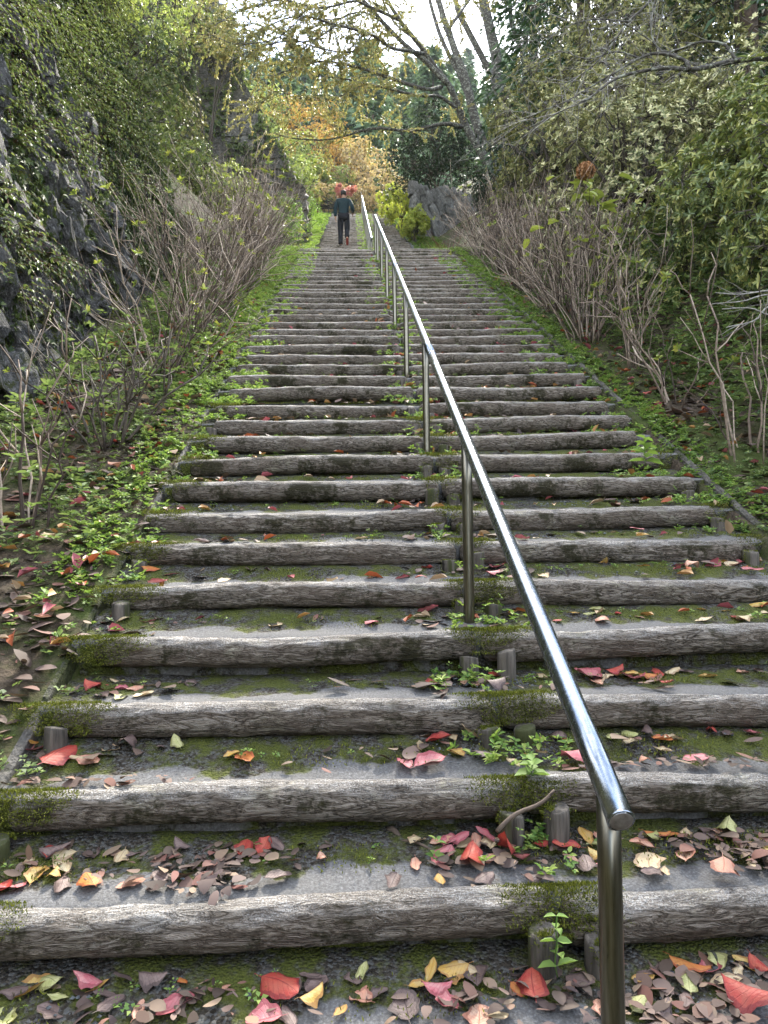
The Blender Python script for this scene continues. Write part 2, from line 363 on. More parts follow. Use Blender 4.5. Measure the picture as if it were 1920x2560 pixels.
MAT = dict(
    log=log_mat(), tread=tread_mat(), soil=ground_mat(), steel=steel_mat(), poststeel=steel_mat('reflection_brown_steel', (.12, .11, .085), (.24, .225, .185), .2), capsteel=plain('reflection_rust_cap', (.05, .035, .025), (.16, .14, .12), 60, .3, .6, bump=.3, dist=.002),  # brown reflections of the surroundings are put into the post and cap colours
    wallrock=stone_mat('slate_rock', (.02, .019, .018), (.26, .255, .245), mossy=.5),
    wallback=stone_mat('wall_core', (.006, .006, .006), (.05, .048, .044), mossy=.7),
    pierrock=stone_mat('pier_stone', (.06, .056, .05), (.3, .285, .25), mossy=.25),
    greyrock=stone_mat('grey_stone', (.08, .077, .073), (.36, .35, .33), mossy=.05),
    kerb=stone_mat('edging_concrete', (.06, .054, .045), (.2, .185, .16), mossy=.5),
    mosskerb=stone_mat('mossy_edging', (.06, .055, .05), (.2, .19, .17), mossy=.85),
    stake=plain('stake_concrete', (.016, .014, .01), (.14, .12, .1), 9, stretch=(4, 4, .4), bump=1, dist=.012, lich=(2.2, (.035, .04, .01), .95)),
    barestem=stem_mat('bare_stem', [(.05, .036, .027), (.13, .095, .07), (.24, .18, .135), (.4, .32, .25)]),
    darkstem=plain('dark_stem', (.03, .024, .018), (.1, .08, .06), 30),
    redstem=plain('red_stem', (.09, .03, .02), (.2, .08, .05), 30),
    cherry=plain('cherry_bark', (.022, .019, .016), (.095, .085, .072), 16, stretch=(1, 1, 1.5), bump=1, dist=.02, lich=(12, (.27, .28, .22), .7)),
    pinebark=plain('conifer_bark', (.03, .02, .014), (.1, .07, .05), 10, bump=1, dist=.03),
    twig=plain('pale_twig', (.1, .09, .075), (.34, .32, .28), 30),
    pebble=stone_mat('pebble_stone', (.04, .045, .05), (.22, .24, .25), mossy=-.3),
    moss=leaf_mat('moss_blade', [(.035, .045, .008), (.09, .105, .016), (.17, .18, .03)], .8, .15, .1),
    wallleaf=leaf_mat('wall_leaf', [(.04, .07, .028), (.08, .115, .042), (.13, .165, .06), (.23, .25, .085), (.055, .09, .04)], .5, .3, .3),
    wallfern=leaf_mat('wall_fern', [(.025, .045, .018), (.05, .075, .028), (.09, .115, .04)], .6, .25, .2),
    weed=leaf_mat('weed_leaf', [(.06, .13, .03), (.11, .2, .05), (.18, .27, .07), (.3, .36, .1)], .6, .35, .2),
    weed2=leaf_mat('bank_weed_leaf', [(.035, .07, .03), (.075, .125, .045), (.14, .195, .075), (.22, .26, .1)], .6, .35, .2),
    litter=leaf_mat('litter_leaf', [(.03, .022, .02), (.06, .042, .038), (.1, .072, .064), (.17, .12, .1), (.05, .036, .04), (.22, .16, .11), (.16, .065, .055), (.1, .075, .06)], .7, .05, .2),
    hydr=leaf_mat('hydrangea_leaf', [(.07, .12, .03), (.14, .2, .045), (.25, .28, .06), (.36, .33, .08)], .42, .35),
    pieris=leaf_mat('pieris_leaf', [(.05, .075, .028), (.22, .235, .1), (.46, .44, .24), (.62, .57, .34)], .4, .1, .35),
    olive=leaf_mat('olive_leaf', [(.05, .065, .022), (.14, .155, .055), (.25, .25, .1), (.37, .33, .15)], .5, .15, .25),
    glossy=leaf_mat('glossy_leaf', [(.045, .075, .028), (.11, .155, .05), (.21, .25, .08), (.4, .38, .12)], .36, .2, .4),
    darkleaf=leaf_mat('dark_leaf', [(.008, .016, .008), (.018, .034, .014), (.032, .052, .02)], .5, .1, .2),
    azalea=leaf_mat('azalea_leaf', [(.06, .12, .02), (.12, .22, .04), (.2, .3, .06)], .45, .35),
    yellowgreen=leaf_mat('yellow_green_leaf', [(.18, .25, .035), (.32, .36, .06), (.44, .42, .09)], .45, .4),
    cherryleaf=leaf_mat('cherry_leaf', [(.13, .16, .06), (.21, .23, .09), (.29, .29, .12), (.34, .31, .14), (.4, .27, .12)], .5, .32, .25),
    orange=leaf_mat('orange_leaf', [(.36, .17, .04), (.48, .27, .07), (.52, .34, .11), (.42, .3, .1)], .5, .4),
    peach=leaf_mat('peach_leaf', [(.36, .25, .15), (.46, .31, .2), (.32, .3, .14)], .5, .4),
    palegreen=leaf_mat('pale_green_leaf', [(.16, .22, .06), (.25, .3, .1), (.33, .34, .12)], .5, .4),
    redleaf=leaf_mat('maple_leaf', [(.44, .13, .16), (.5, .2, .21), (.48, .24, .18)], .5, .4),
    cedar=leaf_mat('cedar_needle', [(.015, .035, .015), (.03, .06, .025), (.06, .1, .04)], .5, .1, .2),
    forest=leaf_mat('forest_needle', [(.06, .11, .06), (.1, .16, .08), (.15, .2, .1)], .55, .15),
    pine=leaf_mat('pine_needle', [(.07, .13, .08), (.11, .18, .1), (.16, .23, .12)], .5, .15),
)

# ------------------------------------------------------------------ the lie of the land
D0, T, RISE = 2.02236, 0.355, 0.18845
S1 = RISE/T
Y38 = D0+38*T; Z38 = 38*RISE
Y2, N2, RISE2 = 17.4, 46, 0.1935
YTOP, ZTOP = Y2+N2*T, Z38+N2*RISE2

def sstep(x, a, b):
    t = np.clip((x-a)/(b-a), 0, 1); return t*t*(3-2*t)

def nosing(y):
    y = np.asarray(y, float)
    return np.interp(y, [-3, D0-4*T, Y38, Y2, YTOP, 46, 210], [-4*RISE-.1, -4*RISE, Z38, Z38, ZTOP, ZTOP+.6, ZTOP+.6+164*.67])

def ground(x, y):
    x = np.asarray(x, float); y = np.asarray(y, float)
    z = nosing(y)
    lat = 1-sstep(y, 33.5, 41)
    left = np.maximum(-1.2-x, 0)*.08 + np.where(y < 13.3, np.clip((-3.3-x)*2.2, 0, 4.3), np.clip((-2.3-x)*.95, 0, 6))
    rx = np.maximum(x-2.3, 0)
    right = rx*.1 + np.maximum(x-3.0, 0)*.5 - np.maximum(x-9, 0)*.3
    z = z + lat*(left+right) + .05*fbm(np.stack([x*1.3, y*1.3, 0*x], -1), 3)*(np.abs(x-.5) > 1.6)
    z = z + (1-lat)*2.5*fbm(np.stack([x*.05, y*.05, 0*x], -1), 9)*sstep(y, 46, 80)
    return z - .02

xs = np.unique(np.round(np.concatenate([np.linspace(-110, -12, 18), np.linspace(-12, -3.2, 24), np.arange(-3.2, -1.25, .09), [-1.24, -1.2, -1.12], np.arange(-1, 2.2, .4), [2.14, 2.2, 2.26], np.arange(2.3, 5, .1), np.linspace(5, 14, 22), np.linspace(14, 120, 20)]), 3))
ys = np.unique(np.round(np.concatenate([np.linspace(-70, -6, 12), np.linspace(-6, 0, 12), np.arange(0, 18, .12), np.arange(18, 46, .35), np.linspace(46, 210, 60)]), 3))
GX, GY = np.meshgrid(xs, ys)
GZ = ground(GX, GY) - np.where((GX > -1.17) & (GX < 2.17) & (GY < YTOP-.1), .42, 0)
a = Acc(); nx, ny = len(xs), len(ys)
ii = np.arange(ny-1)[:, None]*nx; jj = np.arange(nx-1)[None, :]
a.add(np.stack([GX, GY, GZ], -1), np.stack([ii+jj, ii+jj+1, ii+nx+jj+1, ii+nx+jj], -1).reshape(-1, 4))
obj('ground', a.mesh('ground', True, MAT['soil']), label='dark mossy soil slope rising beside the log steps', kind='structure')

# ------------------------------------------------------------------ staircase
DZ = {0: (-.0015, -.0066), 1: (-.0059, -.0046), 2: (.0016, -.0038), 3: (.0092, -.0029), 4: (.005, -.0051), 5: (.0092, -.004), 6: (-.0037, -.0025), 7: (.0069, .0007), 8: (.007, .0059), 9: (.0016, .0027), 10: (-.0094, .005), 11: (-.0178, .0034), 12: (.0038, .0017), 13: (-.0069, .0029), 14: (-.0029, .0036), 15: (-.0045, 0), 16: (-.0031, 0), 18: (-.0044, 0), 19: (-.0047, 0), 23: (.0103, 0), 24: (.0085, 0), 27: (-.0049, 0), 29: (-.0069, 0), 30: (-.0097, 0), 31: (-.0092, 0), 32: (-.0056, 0), 33: (-.0141, 0), 34: (-.0171, 0), 35: (-.0079, 0), 36: (.0077, 0), 37: (.015, 0)}
RL = .06
BANK = {-1: .025, 0: .025, 1: .06, 2: .012, 3: .06, 4: .065, 5: .045}     # soil banked up against the next log

def stepz(n, x=0.0):
    if n > 38: return Z38+(n-38)*RISE2
    d, t = DZ.get(n, (0, 0)); return n*RISE+d+t*x

def stepy(n):
    return D0+n*T if n <= 38 else Y2+(n-39)*T+T

def log_mesh(L, seed, nl=110, na=26, R=.06, amp=.8):
    x = np.linspace(-L/2, L/2, nl); th = np.linspace(0, 2*math.pi, na, endpoint=False)
    X, TH = np.meshgrid(x, th, indexing='ij')
    P = np.stack([X*4.5, np.cos(TH)*2.3, np.sin(TH)*2.3], -1)
    rid = 1-np.abs(fbm(P*np.array([1.2, 2.2, 2.2]), seed, 4))
    r = R*(1+.12*fbm(P*.35, seed+9, 2)) + amp*(.018*(rid-.75)+.008*fbm(P*np.array([3, 4, 4]), seed+5, 3))
    e = np.minimum(np.abs(x+L/2), np.abs(x-L/2)); r = r*np.sqrt(np.clip(e/.03, .05, 1))[:, None]**.5
    bend = .009*np.sin(x*1.7+seed)+.004*np.sin(x*4.3+seed*2)
    V = np.stack([X, np.cos(TH)*r+bend[:, None]*.6, np.sin(TH)*r+bend[:, None]], -1)
    i = np.arange(nl-1)[:, None]*na; j = np.arange(na)[None, :]; jn = (j+1) % na
    F = np.stack([i+j, i+jn, i+na+jn, i+na+j], -1).reshape(-1, 4)
    a = Acc(); V = V.reshape(-1, 3); n = len(V)
    V = np.concatenate([V, [[-L/2, 0, 0], [L/2, 0, 0]]]); q = np.arange(na)
    a.addm(V, [F, np.concatenate([np.stack([(q+1) % na, q, np.full(na, n)], 1), np.stack([(nl-1)*na+q, (nl-1)*na+(q+1) % na, np.full(na, n+1)], 1)])])
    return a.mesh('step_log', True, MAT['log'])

def stake_mesh(seed, h=.34, R=.039):
    a = Acc(); na = 14; zz = np.array([0, .1, .2, .27, .315, .335, h]); rr = np.array([1, 1.02, .98, 1.0, .99, .97, .9])*R
    th = np.arange(na)*2*math.pi/na
    Z, TH = np.meshgrid(zz, th, indexing='ij')
    r = rr[:, None]*(1+.06*fbm(np.stack([np.cos(TH)*2, np.sin(TH)*2, Z*6], -1), seed, 3)+.05*np.abs(np.sin(TH*5+seed)))
    V = np.stack([np.cos(TH)*r, np.sin(TH)*r, Z+.008*np.cos(TH+seed)*(Z > .3)], -1).reshape(-1, 3)
    i = np.arange(len(zz)-1)[:, None]*na; j = np.arange(na)[None, :]; jn = (j+1) % na
    F = np.stack([i+j, i+jn, i+na+jn, i+na+j], -1).reshape(-1, 4); n = len(V); q = np.arange(na)
    a.addm(np.concatenate([V, [[0, 0, h+.004]]]), [F, np.stack([(len(zz)-1)*na+q, (len(zz)-1)*na+(q+1) % na, np.full(na, n)], 1)])
    return a.mesh('stake', True, MAT['stake'])

def tread_mesh(n, x0, x1, depth, rise, seed, nxx=44, bank=.05):
    """riser below the log, then the tread running back to the next riser"""
    prof_y = np.array([.03, .03, .0, .03, .09, .15, .21, .27, depth-.02, depth+.035])
    prof_z = np.array([-rise-.05, -.12, -.03, -.012, -.010, -.006, -.002, .004, .012, .014])
    prof_z = prof_z+bank*np.array([0, 0, 0, 0, .1, .3, .6, .85, 1, 1])
    v = np.array([.35, .25, .1, -.2, .1, .3, .5, .75, 1, 1])
    x = np.linspace(x0, x1, nxx); X, PY = np.meshgrid(x, prof_y, indexing='ij'); PZ = np.broadcast_to(prof_z, X.shape)
    k = np.array([0, .5, .3, .2, .5, .8, 1, 1, 1, 1.])
    Z = PZ + .014*k*fbm(np.stack([X*5, PY*9, 0*X+seed*1.7], -1), seed, 3) + .02*k*np.clip(np.abs(X-.5)-1.2, 0, 1)
    uv = np.stack([X, np.broadcast_to(v, X.shape)], -1).reshape(-1, 2); m = len(prof_y)
    i = np.arange(nxx-1)[:, None]*m; j = np.arange(m-1)[None, :]
    a = Acc(); a.add(np.stack([X, PY, Z], -1), np.stack([i+j, i+m+j, i+m+j+1, i+j+1], -1).reshape(-1, 4), uv)
    return a.mesh('tread', True, MAT['tread'])

stairs = empty('staircase', (0, D0, 0), label='long straight staircase of concrete logs with mossy treads', kind='structure')
stairs2 = empty('staircase', (0, Y2, Z38), label='upper flight of darker log steps beyond the landing', kind='structure')
def put(name, me, par, loc):
    o = obj(name, me, par); o.location = Vector(loc)-Vector(par.location); return o

stakes_m = [stake_mesh(s) for s in range(5)]
far_l = [log_mesh(1.64, 40+s, 30, 12) for s in range(4)]; far_r = [log_mesh(1.72, 60+s, 30, 12) for s in range(4)]
mid_l = [log_mesh(1.64, 20+s, 70, 18) for s in range(4)]; mid_r = [log_mesh(1.72, 30+s, 70, 18) for s in range(4)]
JOIN = .53
tread_info = {}
far_t = [tread_mesh(0, -1.2, 2.24, T, RISE, 50+s, 20) for s in range(3)]
rr = random.Random(3)
for n in range(-3, 39):
    y = stepy(n); jx = JOIN+rr.uniform(-.02, .02)
    xl = -1.14+rr.uniform(-.05, .07); xr = 2.17+rr.uniform(-.06, .04)
    if n == 0: xl = -1.3
    if n in (8, 9): xr -= .08
    near = n < 7
    for side, (xa, xb) in enumerate(((xl, jx-.012), (jx+.012, xr))):
        L = xb-xa; base = (1.64, 1.72)[side]
        if near: me = log_mesh(L, 100+n*2+side, 170, 34)
        elif n < 18: me = (mid_l, mid_r)[side][n % 4]
        else: me = (far_l, far_r)[side][n % 4]
        xc = (xa+xb)/2; R = RL*(1 if near else 1)
        zc = stepz(n, xc)
        o = put('step_log', me, stairs, (xc, y-.012+rr.uniform(-.008, .008), zc-R+rr.uniform(-.004, .004)))
        if not near: o.scale.x = L/base
        t = DZ.get(n, (0, 0))[1]; o.rotation_euler.y = -math.atan(t)+rr.uniform(-.003, .003)
        if rr.random() < .5 and not near: o.rotation_euler.x = rr.uniform(-.6, .6)
    for sx in (JOIN-.055, JOIN+.095, -1.09, 2.08):
        if sx < -1 and (n == 0 or n not in (-1, 1, 2, 4) and rr.random() < .8): continue
        if sx > 2 and n not in (5, 6, 9) and rr.random() < .55: continue
        if n > 24 and not -.9 < sx < 1.5: continue
        o = put('stake', stakes_m[rr.randrange(5)], stairs, (sx+rr.uniform(-.014, .014), y-.012-RL-.032, stepz(n)-.078-.335+rr.uniform(-.03, .02)))
        o.rotation_euler.z = rr.uniform(0, 6.28); o.rotation_euler.y = rr.uniform(-.05, .05)
    me = tread_mesh(n, -1.2, 2.24, T, RISE, n+7, 44, BANK.get(n, .05)) if n < 14 else far_t[n % 3]
    o = put('tread', me, stairs, (0, y-.01, stepz(n)))
    t = DZ.get(n, (0, 0))[1]; o.rotation_euler.y = -math.atan(t)
# landing
xl_ = np.linspace(-1.25, 2.3, 20); yl_ = np.linspace(Y38+.3, Y2+T+.1, 12); X, Y = np.meshgrid(xl_, yl_, indexing='ij')
a = Acc(); i = np.arange(19)[:, None]*12; j = np.arange(11)[None, :]
a.add(np.stack([X, Y, Z38+.02+.012*fbm(np.stack([X*4, Y*4, 0*X], -1), 4)], -1), np.stack([i+j, i+12+j, i+13+j, i+j+1], -1).reshape(-1, 4), np.stack([X, 0*X+.5], -1).reshape(-1, 2))
obj('landing', a.mesh('landing', True, MAT['tread']), kind='structure', label='level landing between the two flights of steps')
for n in range(39, 39+N2):
    k = n-39; y = Y2+(k+1)*T; z = Z38+(k+1)*RISE2
    fr = (y-Y2)/(YTOP-Y2); jx = JOIN+rr.uniform(-.02, .02); xl = -1.12+.2*fr+rr.uniform(-.04, .04); xr = 2.15-.6*fr+rr.uniform(-.05, .05)
    for side, (xa, xb) in enumerate(((xl, jx-.012), (jx+.012, xr))):
        o = put('step_log', (far_l, far_r)[side][rr.randrange(4)], stairs2, ((xa+xb)/2, y-.012, z-RL)); o.scale.x = (xb-xa)/(1.64, 1.72)[side]; o.rotation_euler.x = rr.uniform(-.6, .6)
    for sx in (JOIN-.055, JOIN+.095):
        if k < 20: put('stake', stakes_m[rr.randrange(5)], stairs2, (sx, y-.12, z-.4))
    put('tread', far_t[n % 3], stairs2, (0, y-.01, z))

def board(p0, p1, w, h, mat, seed, nl=40):
    """edging board from p0 to p1 (top centre line)"""
    p0, p1 = np.array(p0, float), np.array(p1, float); t = np.linspace(0, 1, nl)[:, None]; P = p0+(p1-p0)*t
    off = np.array([[-w/2, 0, -h], [-w/2, 0, -.012], [-w/2+.012, 0, 0], [w/2-.012, 0, 0], [w/2, 0, -.012], [w/2, 0, -h]])
    V = P[:, None, :]+off[None]; V = V+.006*fbm(V*9, seed, 3)[..., None]*np.array([1, 0, 1.])
    i = np.arange(nl-1)[:, None]*6; j = np.arange(5)[None, :]
    a = Acc(); a.add(V, np.stack([i+j, i+6+j, i+7+j, i+j+1], -1).reshape(-1, 4)); a.add(V[0], [[0, 1, 2, 3], [0, 3, 4, 5]]); a.add(V[-1], [[3, 2, 1, 0], [5, 4, 3, 0]])
    return a.mesh('edging_board', False, mat)
for side, x, lo, hi in ((1, 2.26, -1.0, 15.5), (-1, -1.23, -1.0, 5.6)):
    y = lo; s = 0
    while y < hi:
        y2 = y+1.9
        m = MAT['kerb'] if side > 0 else MAT['mosskerb']
        w = .048 if side > 0 else .1
        o = obj('edging_board', board((x, y, nosing(y)+.012*side-.004), (x+rr.uniform(-.015, .015), y2-.02, nosing(y2-.02)+.012*side-.004), w, .22, m, int(y*7)+side), None)
        o.parent = stairs; o.location = -Vector(stairs.location)
        y = y2

# ------------------------------------------------------------------ handrails
XR, RP = .511, .0243
def lathe_tube(name, P, R, k=24, par=None):
    a = Acc(); tube(a, P, R, k); o = obj(name, a.mesh(name, True, MAT['poststeel' if name == 'post' else 'steel']), par); return o
def railz(y): return .7713+S1*(y-D0)
def make_rail(root, y0, y1, zf, bf, posts, seams):
    y = y0
    ends = [y0]+seams+[y1]
    for ya, yb in zip(ends[:-1], ends[1:]):
        P = np.array([[XR, t, zf(t)] for t in np.linspace(ya, yb, 14)])
        lathe_tube('rail', P, RP*1.12, 28, root)
    for s in seams:
        P = np.array([[XR, t, zf(t)] for t in (s-.02, s, s+.02)]); lathe_tube('sleeve', P, RP*1.2, 28, root)
    d = nrm(np.array([0, 1, zf(1)-zf(0)]))
    for e, sg in ((y0, -1), (y1, 1)):
        c = np.array([XR, e, zf(e)]); P = np.array([c+d*sg*(-.004), c+d*sg*.001, c+d*sg*.0015, c+d*sg*.0016, c+d*sg*.0006])
        lathe_tube('end_cap', P, np.array([1.02, 1.02, .98, .9, .88])*RP*1.12, 32, root)
        a = Acc(); tube(a, np.array([c+d*sg*.0006, c+d*sg*.0022, c+d*sg*.0026]), np.array([.86, .86, .8])*RP*1.12, 32); obj('cap_disc', a.mesh('cap_disc', True, MAT['capsteel']), root)  # disc colour is a painted brown reflection, mottled with rust tones
    for p in posts:
        P = np.array([[XR, p, z] for z in np.linspace(bf(p), zf(p)-.012, 6)]); lathe_tube('post', P, RP, 24, root)
h1 = empty('handrail', (XR, 1.45, 0), label='shiny stainless steel handrail on posts up the middle of the lower log steps', cat='handrail', group='steel handrails')
h1.location = (0, 0, 0)
make_rail(h1, 1.396, 15.1, railz, lambda p: nosing(p)-.2, [1.466+1.775*k for k in range(8)]+[15.05], [4.6, 8.2, 11.7])
h2 = empty('handrail', (0, 0, 0), label='far steel handrail on the upper flight, beside the climbing person', cat='handrail', group='steel handrails')
make_rail(h2, 17.9, 33.2, lambda y: Z38+.93+.545*(y-17.4), lambda p: Z38+.545*(p-17.4)-.2, [18+1.65*k for k in range(10)], [22.5, 27.4])
# ------------------------------------------------------------------ stone walls
def rock_mesh(name, seed, sx, sy, sz, mat, rough=.16, n=3):
    """a chunky stone about sx x sy x sz, faceted"""
    g = np.linspace(-1, 1, n+1); a = Acc(); ids = {}; V = []; F = []
    def vid(p):
        k = tuple(np.round(p, 4))
        if k not in ids: ids[k] = len(V); V.append(p)
        return ids[k]
    for ax in range(3):
        for s in (-1, 1):
            for i in range(n):
                for j in range(n):
                    q = []
                    for di, dj in ((0, 0), (1, 0), (1, 1), (0, 1)):
                        p = [0, 0, 0]; p[ax] = s; p[(ax+1) % 3] = g[i+di]; p[(ax+2) % 3] = g[j+dj]; q.append(vid(p))
                    F.append(q if s > 0 else q[::-1])
    V = np.array(V, float); l = np.linalg.norm(V, axis=1, keepdims=True); V = V*(.62+.38*(1.25/l))
    V = V*(1+rough*1.6*vnoise(V*1.3+seed*7.1, seed)[:, None]) + rough*np.stack([vnoise(V*1.7+seed*3+k*11, seed+k) for k in (1, 2, 3)], -1)
    if n > 4: V = V*(1+.16*fbm(V*3.1+seed, seed+30, 3)[:, None])
    a.add(V*np.array([sx, sy, sz])/2, F); return a.mesh(name, False, mat)

BAT = .35
def wallp(y, h, out=0.0):
    y = np.asarray(y, float); h = np.asarray(h, float)
    x = -2.75-BAT*h + .16*fbm(np.stack([y*.5, h*.5, 0*h], -1), 21) - .06*np.maximum(y-11.5, 0)**2 + out
    return np.stack([x, y+0*h, nosing(y)-.25+h], -1)
wall = empty('stone_wall', (-2.75, 4, 0), label='tall leaning wall of dark slate, overgrown with green sprays and moss', cat='stone wall')
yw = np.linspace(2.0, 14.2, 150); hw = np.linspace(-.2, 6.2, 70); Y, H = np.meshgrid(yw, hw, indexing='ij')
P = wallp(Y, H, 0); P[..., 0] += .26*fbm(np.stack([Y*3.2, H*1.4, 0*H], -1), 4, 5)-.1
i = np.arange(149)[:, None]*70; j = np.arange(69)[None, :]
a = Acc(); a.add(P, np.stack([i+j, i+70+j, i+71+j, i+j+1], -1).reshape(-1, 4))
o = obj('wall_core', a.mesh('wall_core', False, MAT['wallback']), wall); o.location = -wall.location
rocks = [rock_mesh('stone', 100+s, 1, 1, 1, MAT['wallrock'], .42, 6) for s in range(14)]
cnt = 0; y = 3.6
wr = random.Random(5)
while y < 13.6 and cnt < 292:
    wy = wr.uniform(.17, .33); h = wr.uniform(-.2, .1)
    while h < min(5.2, 2.2+.36*(y-2)+1.4):
        hh = wr.uniform(.28, .62)
        if wr.random() < .93 and cnt < 296:
            p = wallp(y+wr.uniform(-.05, .05), h+hh/2, wr.uniform(-.2, .07))
            o = obj('stone', rocks[wr.randrange(14)], wall); o.location = Vector(p)-Vector(wall.location)
            o.scale = (wr.uniform(.16, .42), wy*wr.uniform(.7, 1.1), hh*1.05)
            o.rotation_euler = (wr.uniform(-.25, .25)+.16, -math.atan(BAT)+wr.uniform(-.25, .25), wr.uniform(-.6, .6)); cnt += 1
        h += hh*.95
    y += wy*.98

# battered pier of coursed stone closing the wall at the landing
pier = empty('stone_wall', (-4, 24, 10), label='battered pier of coursed grey stone at the end of the overgrown wall', cat='stone wall')
def pier_edge(z): return np.interp(z, [9.3, 11.0, 12.4, 15.8, 21], [-1.75, -1.45, -1.5, -3.4, -4.6])
zz = np.linspace(8.2, 20, 30); a = Acc()
F0 = []
for z in zz: F0.append([[-9, 24.25, z], [pier_edge(z)-.25, 24.25, z], [pier_edge(z)-.25, 28, z]])
F0 = np.array(F0); i = np.arange(29)[:, None]*3; j = np.arange(2)[None, :]
a.add(F0, np.stack([i+j, i+j+1, i+j+4, i+j+3], -1).reshape(-1, 4))
o = obj('wall_core', a.mesh('wall_core', False, MAT['wallback']), pier); o.location = -pier.location
prock = [rock_mesh('stone', 200+s, 1, 1, 1, MAT['pierrock'], .13, 2) for s in range(8)]
z = 9.2; row = 0
while z < 18.5:
    hh = wr.uniform(.3, .46); x = pier_edge(z+hh/2)+wr.uniform(-.05, .05); first = True
    while x > -6.4:
        L = wr.uniform(.45, .95); o = obj('stone', prock[wr.randrange(8)], pier)
        o.location = Vector((x-L/2, 24.1+wr.uniform(-.08, .1), z+hh/2))-Vector(pier.location); o.scale = (L*1.02, .6, hh*1.03); o.rotation_euler = (wr.uniform(-.06, .06), wr.uniform(-.05, .05), wr.uniform(-.06, .06))
        x -= L*.98
    z += hh*.98
# right-hand retaining wall with slanting stones
rw = empty('stone_wall', (3, 25, 10), label='low retaining wall of slanting grey stones below the many-stemmed tree', cat='stone wall')
def rw_left(z): return np.interp(z, [9.5, 10.5, 13.4], [2.6, 2.5, 2.15])
def rw_top(x): return 13.35-.1*np.maximum(x-2.2, 0)
a = Acc(); xx = np.linspace(2.35, 8, 20); F0 = np.array([[[x, 25.3, 9], [x, 25.3, rw_top(x)-.1], [x, 29, rw_top(x)-.1]] for x in xx]); i = np.arange(19)[:, None]*3
a.add(F0, np.stack([i+j, i+3+j, i+4+j, i+j+1], -1).reshape(-1, 4))
o = obj('wall_core', a.mesh('wall_core', False, MAT['greyrock']), rw); o.location = -rw.location
grock = [rock_mesh('stone', 300+s, 1, 1, 1, MAT['greyrock'], .2, 2) for s in range(8)]
for x in np.arange(1.75, 5.0, .24):
    z = 9.5+wr.uniform(0, .3)
    while z < rw_top(x)-.05:
        hh = min(wr.uniform(.4, .7), rw_top(x)-z)
        if hh < .16: break
        xx_ = x+(z-10)*(-.35)+wr.uniform(-.04, .04)
        if xx_ > rw_left(z)-.05:
            o = obj('stone', grock[wr.randrange(8)], rw); o.location = Vector((xx_, 25.15+wr.uniform(-.08, .08), z+hh/2))-Vector(rw.location)
            o.scale = (.27, .4, hh*1.05); o.rotation_euler = (0, -.35+wr.uniform(-.12, .12), wr.uniform(-.3, .3))
        z += hh*.95
for k, z in enumerate((12.55, 13.05)):
    o = obj('stone', grock[k], rw); o.location = Vector((rw_left(z)+.02, 25.0, z))-Vector(rw.location); o.scale = (.34, .4, .5)

# ------------------------------------------------------------------ vegetation builders
def shrub_stems(n, h, spread, seed, r=.007, split=True, vase=.55):
    """cut-back, many-stemmed woody clump; returns the stem mesh data and the tips"""
    rg = np.random.default_rng(seed); a = Acc(); tips = []
    for s in range(n):
        az = rg.uniform(0, 6.28); b = rg.uniform(.02, .16)*spread; hh = h*rg.uniform(.45, 1.0); lean = vase*spread*rg.uniform(.1, 1)**.8
        p0 = np.array([math.cos(az)*b, math.sin(az)*b, -.05]); d = np.array([math.cos(az+rg.normal(0, .4)), math.sin(az+rg.normal(0, .4)), 0])
        m = 7; t = np.linspace(0, 1, m)[:, None]
        P = p0+np.array([0, 0, hh])*t+d*lean*t**1.3+rg.normal(0, .03, (m, 3))*t*h
        rad = r*rg.uniform(.55, 1.35); tube(a, P, rad*(1-.45*t[:, 0]), 5)
        tips.append((P[-1], nrm(P[-1]-P[-2])))
        if split:
            for q in range(rg.integers(2, 7)):
                k = rg.integers(3, m); st = P[k]; dd = nrm(nrm(P[k]-P[k-1])+rg.normal(0, .6, 3)+np.array([0, 0, .25])); L = h*rg.uniform(.12, .4)
                tt = np.linspace(0, 1, 4)[:, None]; Q = st+dd*L*tt+rg.normal(0, .012, (4, 3))*tt*h+np.array([0, 0, .1])*L*tt**2
                tube(a, Q, rad*.6*(1-.5*tt[:, 0]), 4); tips.append((Q[-1], dd))
                if rg.random() < .5:
                    d3 = nrm(dd+rg.normal(0, .6, 3)); Q2 = Q[2]+d3*L*.6*tt; tube(a, Q2, rad*.4*(1-.4*tt[:, 0]), 4); tips.append((Q2[-1], d3))
    return a, np.array([t[0] for t in tips]), np.array([t[1] for t in tips])

def blob_tips(n, radii, nclump, seed, low=-.35, tight=.3):
    """shoot tips gathered in uneven clumps over an ellipsoid, with their outward directions"""
    rg = np.random.default_rng(seed); c = nrm(rg.normal(0, 1, (nclump*3, 3))); c = c[c[:, 2] > low][:nclump]
    if len(c) < nclump: c = np.concatenate([c]*3)[:nclump]
    cr = rg.uniform(.62, 1.08, len(c)); k = rg.integers(0, len(c), n)
    d = rg.normal(0, 1, (n, 3)); d = nrm(d)*rg.uniform(.35, 1, (n, 1))**.5*tight*rg.uniform(.7, 1.35, len(c))[k][:, None]
    P = (c*cr[:, None])[k]+d; D = nrm(d/tight*.9+c[k]*.7+np.array([0, 0, .35])+rg.normal(0, .25, (n, 3)))
    return P*np.array(radii), D, (c*cr[:, None])*np.array(radii)

